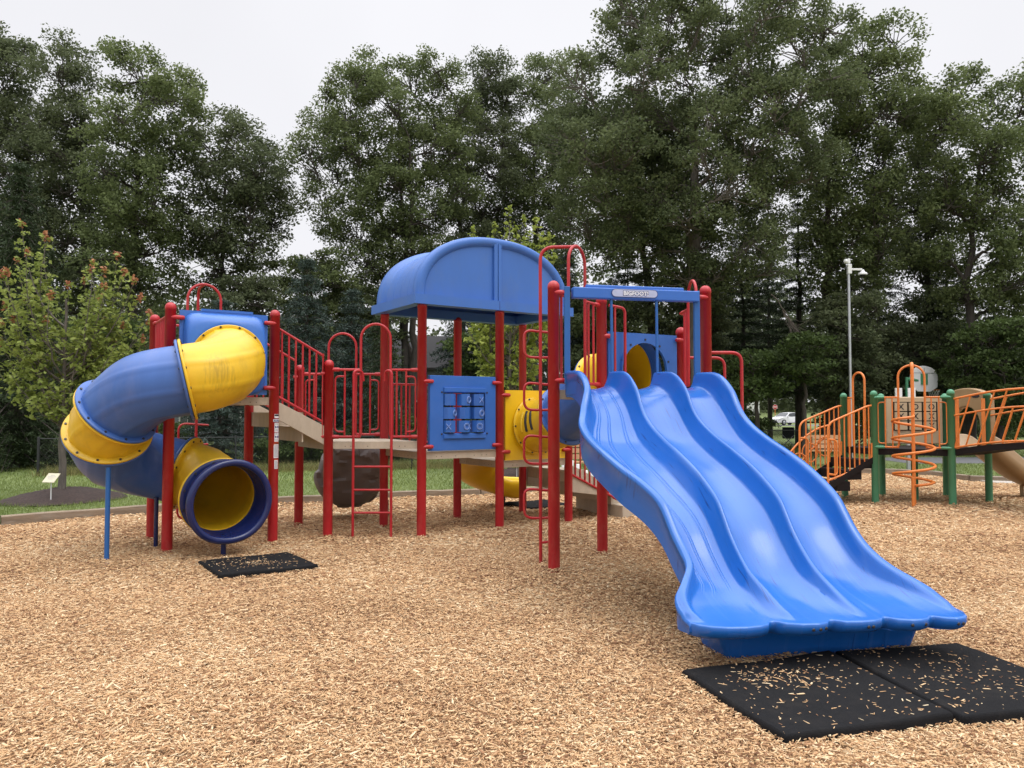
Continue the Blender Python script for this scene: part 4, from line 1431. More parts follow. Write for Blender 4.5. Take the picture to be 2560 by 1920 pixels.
# arched bridge to the right
d45, l45 = unit2(g4, g5)
bo = (d45[1], -d45[0])
bq = lambda q, s, z: (q[0] + bo[0] * s, q[1] + bo[1] * s, z)
rise = lambda s: 0.17 * math.sin(math.pi * min(max(s, 0), 2.6) / 2.6)
mb = MB()
rows = []
for k in range(14):
    s = 2.6 * k / 13
    z = 1.0 + rise(s)
    a, b = bq(g4, s, z), bq(g5, s, z)
    rows.append([(a[0], a[1], z), (b[0], b[1], z), (b[0], b[1], z - 0.11), (a[0], a[1], z - 0.11)])
mb.grid(rows, 0, False, True, True)
bridge = mb.build('bridge', 'black_deck', PT)
for q in (g4, g5):
    o = thing_part('bridge_railing', PT)
    for hgt, r_ in ((0.03, 0.018), (0.60, 0.017), (0.90, 0.019)):
        MB().tube([bq(q, 2.6 * k / 16, 1.0 + hgt + rise(2.6 * k / 16)) for k in range(17)], r_, 10).build('rail', 'orange', o)
    for k in range(13):
        s = 0.05 + 0.2 * k
        tall = k % 3 != 1
        s2 = s + (0.30 if tall else 0.19)
        h2 = 0.90 if tall else 0.60
        if s2 < 2.6:
            MB().tube([bq(q, s, 1.03 + rise(s)), bq(q, s2, 1.0 + h2 + rise(s2))], 0.0135, 8).build('slanted_bar', 'orange', o)
for q in ((9.17, 11.25), (10.2, 11.85)):
    post(PT, q, 2.07, 'green', 0.066)
# tan slide with moulded hood
mb = MB()
ha, hb = g5, g7
dh, lh = unit2(ha, hb)
hp = lambda s, z: (ha[0] + dh[0] * s, ha[1] + dh[1] * s, z)
outer = [(-0.05, 1.02), (-0.07, 1.5), (-0.05, 1.92)]
outer += [(0.5 * lh - 0.66 * math.cos(R(a)), 1.78 + 0.36 * math.sin(R(a)) ** 0.8) for a in range(25, 156, 10)]
outer += [(lh + 0.05, 1.92), (lh + 0.07, 1.5), (lh + 0.05, 1.02)]
inner = [(0.5 * lh + 0.36 * math.cos(R(a)), 1.42 + 0.36 * math.sin(R(a))) for a in range(0, 181, 15)]
poly = outer + [(0.5 * lh + 0.36, 1.02)] + inner + [(0.5 * lh - 0.36, 1.02)]
mb.slab([hp(*q) for q in poly], (dh[1] * 0.12, -dh[0] * 0.12, 0))
hd = mb.build('slide_hood', 'tan_dark', PT, 0.025, 3)
mb = MB()
mb.slab([hp(0.28 + 0.1 * math.cos(R(a)), 1.98 + 0.035 * math.sin(R(a))) for a in range(0, 360, 30)], (-dh[1] * 0.006, dh[0] * 0.006, 0))
mb.build('painted_hand_hole', 'ink', hd)  # dark oval on the hood paints the shade of an open hand hole
mb = MB()
path = catmull([(8.85, 14.65, 1.03), (9.12, 14.69, 1.0), (9.42, 14.74, 0.78), (9.80, 14.79, 0.50), (10.2, 14.85, 0.31), (10.65, 14.92, 0.25), (11.1, 14.98, 0.26)], 8)
rows = []
for i, q in enumerate(path):
    t = (path[min(i + 1, len(path) - 1)] - path[max(i - 1, 0)]).normalized()
    sd = V((t.y, -t.x, 0)).normalized()
    up_ = sd.cross(t)
    row = []
    for lx, lz in ((-.29, .19), (-.32, .215), (-.345, .19), (-.335, .10), (-.355, .07), (-.30, -.07), (-.15, -.11), (.15, -.11), (.30, -.07), (.355, .07), (.335, .10), (.345, .19), (.32, .215), (.29, .19), (.25, 0), (.15, -.05), (-.15, -.05), (-.25, 0)):
        row.append(q + sd * lx + up_ * lz)
    rows.append(row)
mb.grid(rows, 0, True, True, True)
mb.add(rows[-1], [tuple(range(len(rows[-1])))], 0)
ts = mb.build('slide', 'tan_dark', PT)
MB().box((10.12, 15.0, 0.08), (0.05, 0.05, 0.35)).build('support_leg', 'tan_dark', ts)

# ================================================================ ground
def mesh_arrays(name, verts, faces, mats, parent=None, mat_idx=None, smooth=False):
    """Fast mesh from numpy arrays; faces is an (n, k) array."""
    me = bpy.data.meshes.new(name)
    nv, (nf, k) = len(verts), faces.shape
    org = origin_of(parent)
    vv = np.asarray(verts, dtype=np.float32) - np.array([org[0], org[1], org[2]], dtype=np.float32)
    me.vertices.add(nv)
    me.vertices.foreach_set('co', vv.ravel())
    me.loops.add(nf * k)
    me.loops.foreach_set('vertex_index', faces.astype(np.int32).ravel())
    me.polygons.add(nf)
    me.polygons.foreach_set('loop_start', np.arange(0, nf * k, k, dtype=np.int32))
    me.polygons.foreach_set('loop_total', np.full(nf, k, dtype=np.int32))
    if mat_idx is not None:
        me.polygons.foreach_set('material_index', mat_idx.astype(np.int32))
    if smooth:
        me.polygons.foreach_set('use_smooth', np.ones(nf, dtype=bool))
    for mt in (mats if isinstance(mats, (list, tuple)) else [mats]):
        me.materials.append(M[mt])
    me.update()
    o = bpy.data.objects.new(name, me)
    COL.objects.link(o)
    if parent is not None:
        o.parent = parent
    return o

# lawn sheet out to the horizon
m, nt, b = new_mat('lawn')
N, lk = nt.nodes.new, nt.links.new
tc = N('ShaderNodeTexCoord')
def noise(sc, det=5, rough=0.6):
    n = N('ShaderNodeTexNoise')
    n.inputs['Scale'].default_value = sc
    n.inputs['Detail'].default_value = det
    n.inputs['Roughness'].default_value = rough
    lk(tc.outputs['Object'], n.inputs['Vector'])
    return n
na, nb_ = noise(0.35), noise(14, 8, 0.75)
r1 = N('ShaderNodeValToRGB')
r1.color_ramp.elements[0].position, r1.color_ramp.elements[0].color = 0.30, (0.095, 0.135, 0.038, 1)
r1.color_ramp.elements[1].position, r1.color_ramp.elements[1].color = 0.72, (0.195, 0.235, 0.082, 1)
ma = N('ShaderNodeMath'); ma.operation = 'MULTIPLY_ADD'
lk(na.outputs['Fac'], ma.inputs[0]); ma.inputs[1].default_value = 0.5
mb2 = N('ShaderNodeMath'); mb2.operation = 'MULTIPLY'
lk(nb_.outputs['Fac'], mb2.inputs[0]); mb2.inputs[1].default_value = 0.5
lk(mb2.outputs[0], ma.inputs[2])
lk(ma.outputs[0], r1.inputs['Fac'])
lk(r1.outputs[0], b.inputs['Base Color'])
b.inputs['Roughness'].default_value = 0.95
bp = N('ShaderNodeBump'); bp.inputs['Strength'].default_value = 0.8; bp.inputs['Distance'].default_value = 0.03
lk(nb_.outputs['Fac'], bp.inputs['Height']); lk(bp.outputs[0], b.inputs['Normal'])
M['lawn'] = m

m, nt, b = new_mat('wood_chip_bed')
N, lk = nt.nodes.new, nt.links.new
tc = N('ShaderNodeTexCoord')
v1 = N('ShaderNodeTexVoronoi'); v1.inputs['Scale'].default_value = 55
mp = N('ShaderNodeMapping'); mp.inputs['Scale'].default_value = (1, 2.2, 1)
lk(tc.outputs['Object'], mp.inputs['Vector']); lk(mp.outputs[0], v1.inputs['Vector'])
r1 = N('ShaderNodeValToRGB')
cr_ = r1.color_ramp
cr_.elements[0].position, cr_.elements[0].color = 0.0, (0.26, 0.14, 0.07, 1)
cr_.elements[1].position, cr_.elements[1].color = 1.0, (0.58, 0.37, 0.19, 1)
e_ = cr_.elements.new(0.5); e_.color = (0.44, 0.265, 0.135, 1)
sp = N('ShaderNodeSeparateColor'); lk(v1.outputs['Color'], sp.inputs[0]); lk(sp.outputs[0], r1.inputs['Fac'])
lk(r1.outputs[0], b.inputs['Base Color'])
b.inputs['Roughness'].default_value = 0.95
bp = N('ShaderNodeBump'); bp.inputs['Strength'].default_value = 1.0; bp.inputs['Distance'].default_value = 0.02
lk(v1.outputs['Distance'], bp.inputs['Height']); lk(bp.outputs[0], b.inputs['Normal'])
M['chip_bed'] = m

m, nt, b = new_mat('wood_chip')
N, lk = nt.nodes.new, nt.links.new
geo = N('ShaderNodeNewGeometry')
r1 = N('ShaderNodeValToRGB')
cr_ = r1.color_ramp
cr_.elements[0].position, cr_.elements[0].color = 0.0, (0.17, 0.080, 0.040, 1)
cr_.elements[1].position, cr_.elements[1].color = 1.0, (0.80, 0.645, 0.42, 1)
for p_, c_ in ((0.08, (0.35, 0.185, 0.095)), (0.28, (0.52, 0.31, 0.155)), (0.62, (0.645, 0.42, 0.222)), (0.90, (0.75, 0.555, 0.335))):
    e_ = cr_.elements.new(p_); e_.color = (*c_, 1)
tc = N('ShaderNodeTexCoord')
nz = N('ShaderNodeTexNoise'); nz.inputs['Scale'].default_value = 0.7; nz.inputs['Detail'].default_value = 6
lk(tc.outputs['Object'], nz.inputs['Vector'])
mm = N('ShaderNodeMapRange'); mm.inputs['From Min'].default_value = 0.3; mm.inputs['From Max'].default_value = 0.7
mm.inputs['To Min'].default_value = -0.17; mm.inputs['To Max'].default_value = 0.13
lk(nz.outputs['Fac'], mm.inputs['Value'])
aa = N('ShaderNodeMath'); aa.operation = 'ADD'; aa.use_clamp = True
lk(geo.outputs['Random Per Island'], aa.inputs[0]); lk(mm.outputs[0], aa.inputs[1])
lk(aa.outputs[0], r1.inputs['Fac'])
gr = N('ShaderNodeTexNoise'); gr.inputs['Scale'].default_value = 120; gr.inputs['Detail'].default_value = 2
lk(tc.outputs['Object'], gr.inputs['Vector'])
gm = N('ShaderNodeMapRange'); gm.inputs['To Min'].default_value = 0.78; gm.inputs['To Max'].default_value = 1.2
lk(gr.outputs['Fac'], gm.inputs['Value'])
mx = N('ShaderNodeMix'); mx.data_type = 'RGBA'; mx.blend_type = 'MULTIPLY'; mx.inputs['Factor'].default_value = 1
lk(r1.outputs[0], mx.inputs['A']); lk(gm.outputs[0], mx.inputs['B'])
lk(mx.outputs['Result'], b.inputs['Base Color'])
b.inputs['Roughness'].default_value = 0.8
b.inputs['Specular IOR Level'].default_value = 0.25
M['chip'] = m

MB().add([(-400, -60, -0.05), (400, -60, -0.05), (400, 700, -0.05), (-400, 700, -0.05)], [(0, 1, 2, 3)]).build('lawn', 'lawn')['kind'] = 'structure'
BORDER = [(-14.2, 6.9), (-11.6, 8.5), (-9.7, 9.85), (-7.68, 11.35), (-6.0, 12.72), (-4.6, 13.65), (-2.7, 14.62), (-0.65, 15.3), (1.16, 15.99), (3.2, 16.95), (5.1, 18.1), (7.1, 19.5), (9.2, 20.7), (10.4, 20.5), (11.1, 19.9), (11.15, 18.4), (13.4, 17.3), (16, 16.6)]
bed = [(p_[0], p_[1], -0.03) for p_ in BORDER] + [(18, 12, -0.03), (18, -6, -0.03), (-16, -6, -0.03)]
MB().add(bed, [tuple(range(len(bed)))[::-1]]).build('wood_chip_ground', 'chip_bed')['kind'] = 'structure'
o = MB().add([(13.2, 25.0, -0.042), (60, 27.2, -0.042), (60, 30.8, -0.042), (13.2, 28.2, -0.042)], [(0, 1, 2, 3)]).build('path', 'path'); o['kind'] = 'structure'
o = MB().add([(-300, 96, -0.042), (300, 84, -0.042), (300, 91, -0.042), (-300, 103, -0.042)], [(0, 1, 2, 3)]).build('road', 'path'); o['kind'] = 'structure'
mbp = MB(); mbp.prism([(11.25, 17.6), (13.1, 17.0), (13.4, 18.0), (11.35, 18.7)], -0.04, 0.03)
o = mbp.build('concrete_path', 'concrete'); o['kind'] = 'structure'
# grass bank beyond the road
rows = []
for k in range(7):
    y = 108 + k * 14
    rows.append([(x, y + 0.04 * x, -0.02 + 4.2 * (k / 6) ** 0.8 + 0.3 * math.sin(x * 0.05)) for x in range(-160, 200, 20)])
o = MB().grid(rows, 0, True).build('hill', 'lawn'); o['kind'] = 'structure'

# timber edging, each landscape timber a thing
rng = random.Random(8)
for i in range(len(BORDER) - 1):
    a, b_ = BORDER[i], BORDER[i + 1]
    if math.hypot(a[0] - b_[0], a[1] - b_[1]) < 0.9:
        continue
    d, l = unit2(a, b_)
    mb = MB()
    n = 8
    rows = []
    for k in range(n + 1):
        t = k / n
        q = lerp((a[0] + d[0] * 0.01, a[1] + d[1] * 0.01), (b_[0] - d[0] * 0.01, b_[1] - d[1] * 0.01), t)
        w = 0.07 + rng.uniform(-.004, .004)
        hh = 0.125 + rng.uniform(-.006, .006)
        nx, ny = d[1], -d[0]
        rows.append([(q[0] + nx * w, q[1] + ny * w, -0.04), (q[0] + nx * w, q[1] + ny * w, hh - 0.012), (q[0] + nx * (w - 0.014), q[1] + ny * (w - 0.014), hh), (q[0] - nx * (w - 0.014), q[1] - ny * (w - 0.014), hh), (q[0] - nx * w, q[1] - ny * w, hh - 0.012), (q[0] - nx * w, q[1] - ny * w, -0.04)])
    mb.grid(rows, 0, False, True, True)
    mb.add(rows[0], [tuple(range(6))]); mb.add(rows[-1], [tuple(range(6))[::-1]])
    tag(mb.build('landscape_timber', 'timber'), 'weathered landscape timber laid in the border between wood chips and lawn', 'timber', 'timbers edging the wood chips')

# rubber mats
def mat_thing(corners, th, label, dip=0.0, seed=1, lift=0.0):
    r = random.Random(seed)
    n = 12
    c = [V((p_[0], p_[1], 0)) for p_ in corners]
    top, rows = [], []
    for i in range(n + 1):
        row = []
        for j in range(n + 1):
            u_, v_ = i / n, j / n
            p_ = (c[0] * (1 - u_) + c[1] * u_) * (1 - v_) + (c[3] * (1 - u_) + c[2] * u_) * v_
            z = th + lift + 0.006 * math.sin(3.1 * u_ * 2 + seed) * math.cos(2.7 * v_ * 2 + seed) - dip * math.sin(u_ * math.pi) * math.sin(v_ * math.pi)
            row.append(V((p_.x, p_.y, z)))
        rows.append(row)
    mb = MB()
    mb.grid(rows, 0, True)
    edge = [rows[i][0] for i in range(n + 1)] + [rows[n][j] for j in range(1, n + 1)] + [rows[i][n] for i in range(n - 1, -1, -1)] + [rows[0][j] for j in range(n - 1, 0, -1)]
    cen = (c[0] + c[1] + c[2] + c[3]) / 4
    out = lambda p_, o_, z: V((p_.x, p_.y, z)) + (V((p_.x, p_.y, 0)) - cen).normalized() * o_
    mb.grid([edge, [out(p_, 0.012, p_.z - 0.006) for p_ in edge], [out(p_, 0.018, p_.z - 0.02) for p_ in edge], [out(p_, 0.018, -0.03) for p_ in edge]], 0, True, True, True)
    return tag(mb.build('rubber_mat', 'rubber'), label, 'mat', 'rubber landing mats')
MATS = [[(1.40, 3.90), (2.40, 4.19), (2.18, 5.24), (1.10, 4.85)],
        [(2.462, 4.165), (3.45, 4.37), (3.17, 5.43), (2.245, 5.25)],
        [(-2.95, 7.73), (-2.12, 8.23), (-2.66, 8.96), (-3.47, 8.42)],
        [(0.33, 13.02), (1.12, 13.52), (0.60, 14.25), (-0.17, 13.78)]]
mat_thing(MATS[0], 0.042, 'black rubber mat with a pile of scattered chips, left one below the triple slide', 0.006, 1)
mat_thing(MATS[1], 0.036, 'black rubber mat cut off by the picture edge, right one below the triple slide', 0.01, 2)
mat_thing(MATS[2], 0.03, 'black rubber mat littered with chips before the tube slide exit', 0.0, 3)
mat_thing(MATS[3], 0.03, 'warped black rubber mat under the red posts behind, before the curved yellow slide', -0.03, 4)

# wood chips: each a small splinter lying at random
NR = np.random.default_rng(11)
def in_poly(px_, py_, poly):
    inside = np.zeros(len(px_), bool)
    j = len(poly) - 1
    for i in range(len(poly)):
        xi, yi = poly[i][:2]
        xj, yj = poly[j][:2]
        cond = ((yi > py_) != (yj > py_)) & (px_ < (xj - xi) * (py_ - yi) / (yj - yi + 1e-12) + xi)
        inside ^= cond
        j = i
    return inside
def chips(pos, zs, ln, wd, th, tilt):
    n = len(pos)
    a = NR.uniform(0, 2 * np.pi, n)
    tl = NR.normal(0, tilt, n)
    rl = NR.normal(0, tilt * 1.3, n)
    d = np.stack([np.cos(a) * np.cos(tl), np.sin(a) * np.cos(tl), np.sin(tl)], 1)
    s = np.stack([-np.sin(a) * np.cos(rl), np.cos(a) * np.cos(rl), np.sin(rl)], 1)
    up = np.cross(d, s)
    c = np.stack([pos[:, 0], pos[:, 1], zs], 1)
    d *= (ln / 2)[:, None]
    tap = NR.uniform(0.35, 1.0, n)
    s1 = s * (wd / 2)[:, None]
    s2 = s * (wd * tap / 2)[:, None]
    t = up * (th)[:, None]
    sk = d * NR.uniform(-.25, .25, n)[:, None]
    b0, b1, b2, b3 = c - d - s1 - sk, c + d - s2, c + d + s2, c - d + s1 + sk
    vs = np.stack([b0, b1, b2, b3, b0 + t, b1 + t, b2 + t, b3 + t], 1).reshape(-1, 3)
    f = np.array([[4, 5, 6, 7], [0, 1, 5, 4], [1, 2, 6, 5], [2, 3, 7, 6], [3, 0, 4, 7]])
    fs = (np.arange(n)[:, None, None] * 8 + f[None]).reshape(-1, 4)
    return vs, fs
POST_FEET = [pA, pB, pC, pD, pE, pF, pG, pH, pI, pJ, pK, pL, pM, pN, pP, pQ, g1, g2, g3, g4, g5, g7, (-4.545, 8.5), (1.9, 5.3)]
allv, allf, off_ = [], [], 0
for y0, y1, dens, k in ((2.6, 5.0, 8600, 1.0), (5.0, 7.0, 6400, 1.08), (7.0, 9.5, 3700, 1.3), (9.5, 12.5, 1700, 1.75), (12.5, 21.0, 700, 2.5)):
    xm = 0.80 * y1 + 0.6
    n = int(dens * 2 * xm * (y1 - y0))
    P_ = np.stack([NR.uniform(-xm, xm, n), NR.uniform(y0, y1, n)], 1)
    keep = (np.abs(P_[:, 0]) < 0.76 * P_[:, 1] + 0.5) & in_poly(P_[:, 0], P_[:, 1], bed)
    for q in MATS:
        keep &= ~in_poly(P_[:, 0], P_[:, 1], q)
    P_ = P_[keep]
    n = len(P_)
    ln = np.clip(NR.lognormal(np.log(0.0235), 0.5, n), 0.006, 0.075) * k
    wd = np.clip(NR.lognormal(np.log(0.0048), 0.45, n), 0.0018, 0.014) * k
    th = wd * NR.uniform(0.25, 0.6, n)
    und = 0.014 * (np.sin(P_[:, 0] * 2.1 + P_[:, 1] * 1.3) + np.sin(P_[:, 0] * 0.9 - P_[:, 1] * 2.4 + 1) + 1.2)
    zs = NR.uniform(-0.03, -0.004, n) + np.clip(und, 0, 0.035)
    for q in POST_FEET:
        d2 = (P_[:, 0] - q[0]) ** 2 + (P_[:, 1] - q[1]) ** 2
        zs += 0.022 * np.exp(-d2 / 0.02) * NR.uniform(0.3, 1, n)
    vs, fs = chips(P_, zs, ln, wd, th, 0.17)
    allv.append(vs); allf.append(fs + off_); off_ += len(vs)
o = mesh_arrays('wood_chips', np.concatenate(allv), np.concatenate(allf), 'chip')
o['kind'] = 'stuff'; o['label'] = 'tan shredded wood chips covering the playground'; o['category'] = 'wood chips'
# loose chips on the mats
allv, allf, off_ = [], [], 0
for qi, (q, n, hot) in enumerate(((MATS[0], 200, ((1.62, 4.72), 150)), (MATS[1], 190, ((2.85, 4.9), 30)), (MATS[2], 150, ((-2.75, 8.35), 160)), (MATS[3], 12, None))):
    xs, ys = [p_[0] for p_ in q], [p_[1] for p_ in q]
    P_ = np.stack([NR.uniform(min(xs), max(xs), n * 2), NR.uniform(min(ys), max(ys), n * 2)], 1)
    if hot:
        P_ = np.concatenate([P_, NR.normal(hot[0], (0.15, 0.09), (hot[1], 2))])
    P_ = P_[in_poly(P_[:, 0], P_[:, 1], q)]
    n = len(P_)
    ln = np.clip(NR.lognormal(np.log(0.0165), 0.5, n), 0.005, 0.05)
    wd = np.clip(NR.lognormal(np.log(0.0043), 0.4, n), 0.002, 0.012)
    vs, fs = chips(P_, np.full(n, (0.042, 0.036, 0.031, 0.062)[qi]), ln, wd, wd * 0.4, 0.10)
    allv.append(vs); allf.append(fs + off_); off_ += len(vs)
o = mesh_arrays('loose_wood_chips', np.concatenate(allv), np.concatenate(allf), 'chip')
o['kind'] = 'stuff'; o['label'] = 'loose wood chips scattered over the black rubber mats'; o['category'] = 'wood chips'

# grass blades on the lawn
def blades(P_, hgt, w, lean):
    n = len(P_)
    a = NR.uniform(0, 2 * np.pi, n)
    s = np.stack([np.cos(a), np.sin(a), np.zeros(n)], 1) * w[:, None]
    l_ = np.stack([NR.normal(0, lean, n), NR.normal(0, lean, n), np.ones(n)], 1) * hgt[:, None]
    b = np.stack([P_[:, 0], P_[:, 1], np.full(n, -0.052)], 1)
    vs = np.stack([b - s, b + s, b + s * 0.6 + l_ * 0.6, b + l_], 1).reshape(-1, 3)
    return vs, np.arange(n * 4).reshape(-1, 4)
def lawn_pts(y0, y1, dens):
    xm = 0.80 * y1 + 1
    n = int(dens * 2 * xm * (y1 - y0))
    P_ = np.stack([NR.uniform(-xm, xm, n), NR.uniform(y0, y1, n)], 1)
    keep = (np.abs(P_[:, 0]) < 0.76 * P_[:, 1] + 1) & ~in_poly(P_[:, 0], P_[:, 1], bed)
    return P_[keep]
av, af, off_ = [], [], 0
for y0, y1, dens, k in ((8, 15, 800, 1.0), (15, 19, 420, 1.3), (19, 26, 190, 1.9), (26, 40, 60, 3.0)):
    P_ = lawn_pts(y0, y1, dens)
    n = len(P_)
    if y0 >= 19:
        P_ = P_[~((P_[:, 0] > 4) & (P_[:, 1] > 24.3 + (P_[:, 0] - 6) * 0.05) & (P_[:, 1] < 27.6 + (P_[:, 0] - 2) * 0.06))]
        n = len(P_)
    vs, fs = blades(P_, NR.uniform(0.03, 0.085, n) * (0.8 + 0.2 * k), NR.uniform(0.003, 0.006, n) * k, 0.45)
    av.append(vs); af.append(fs + off_); off_ += len(vs)
o = mesh_arrays('grass', np.concatenate(av), np.concatenate(af), 'grass_blade')
o['kind'] = 'stuff'; o['label'] = 'mown green grass of the lawn beyond the timber edge'; o['category'] = 'grass'
n = 9000
t = NR.uniform(0, 1, n)
P_ = np.stack([-12.7 + 13.5 * t, 20.4 + 3.4 * t + NR.normal(0.1, 0.35, n)], 1)
vs, fs = blades(P_, NR.uniform(0.10, 0.34, n), NR.uniform(0.004, 0.009, n), 0.5)
o = mesh_arrays('dry_grass', vs, fs, 'dry_grass')
o['kind'] = 'stuff'; o['label'] = 'strip of long yellowed grass along the black fence'; o['category'] = 'grass'
# ================================================================ trees
def leaf_quads(C, n_per, sigma, ln, wd, rs, flat=0.75, droop=0.0):
    """Leaves scattered round cluster centres C (n x 3); one rhombic leaf = one quad."""
    C = np.repeat(np.asarray(C), n_per, 0)
    n = len(C)
    off = rs.normal(0, 1, (n, 3))
    off /= np.maximum(1, np.linalg.norm(off, axis=1) / 1.9)[:, None]
    off *= np.array([sigma, sigma, sigma * flat])
    off *= (rs.uniform(0.3, 1.0, n) ** 0.5)[:, None]
    c = C + off
    nrm = rs.normal(0, 1, (n, 3)) + np.array([0, 0, 1.15])
    nrm /= np.linalg.norm(nrm, axis=1)[:, None]
    d = rs.normal(0, 1, (n, 3)) + off / max(sigma, 1e-6) * 0.5 - np.array([0, 0, droop])
    d -= nrm * (d * nrm).sum(1)[:, None]
    d /= np.linalg.norm(d, axis=1)[:, None] + 1e-9
    s = np.cross(nrm, d)
    k = rs.uniform(0.7, 1.3, n)
    d *= (ln / 2 * k)[:, None]
    s *= (wd / 2 * k)[:, None]
    fold = nrm * (wd * 0.12 * k)[:, None]
    vs = np.stack([c - d, c - s * 1.0 + d * 0.1 + fold, c + d, c + s * 1.0 + d * 0.1 + fold], 1).reshape(-1, 3)
    return vs, np.arange(n * 4).reshape(-1, 4)

def tubes_mesh(paths, n=6):
    """Many tapered limbs: list of (points (k x 3), radii)."""
    av, af, o = [], [], 0
    for pts, rad in paths:
        pts = np.asarray(pts, float)
        k = len(pts)
        t = np.gradient(pts, axis=0)
        t /= np.linalg.norm(t, axis=1)[:, None] + 1e-9
        ref = np.array([0.0, 0.0, 1.0]) if abs(t[0, 2]) < 0.8 else np.array([1.0, 0.0, 0.0])
        s = np.cross(t, ref)
        s /= np.linalg.norm(s, axis=1)[:, None] + 1e-9
        b = np.cross(s, t)
        a = 2 * np.pi * np.arange(n) / n
        ring = pts[:, None, :] + (s[:, None, :] * np.cos(a)[None, :, None] + b[:, None, :] * np.sin(a)[None, :, None]) * np.asarray(rad)[:, None, None]
        av.append(ring.reshape(-1, 3))
        i = np.arange(k - 1)[:, None] * n + np.arange(n)[None, :]
        i2 = np.arange(k - 1)[:, None] * n + (np.arange(n)[None, :] + 1) % n
        f = np.stack([i, i2, i2 + n, i + n], -1).reshape(-1, 4)
        af.append(f + o)
        o += k * n
    return np.concatenate(av), np.concatenate(af)

def curve_pts(a, b, ta, k, rs, wob=0.06):
    a, b = np.asarray(a, float), np.asarray(b, float)
    l = np.linalg.norm(b - a)
    m = a + np.asarray(ta) * l * 0.45
    t = np.linspace(0, 1, k)[:, None]
    p = a * (1 - t) ** 2 + m * 2 * t * (1 - t) + b * t * t
    w = rs.normal(0, wob * l / k ** 0.5, (k, 3)) * (np.sin(np.pi * t))
    return p + w

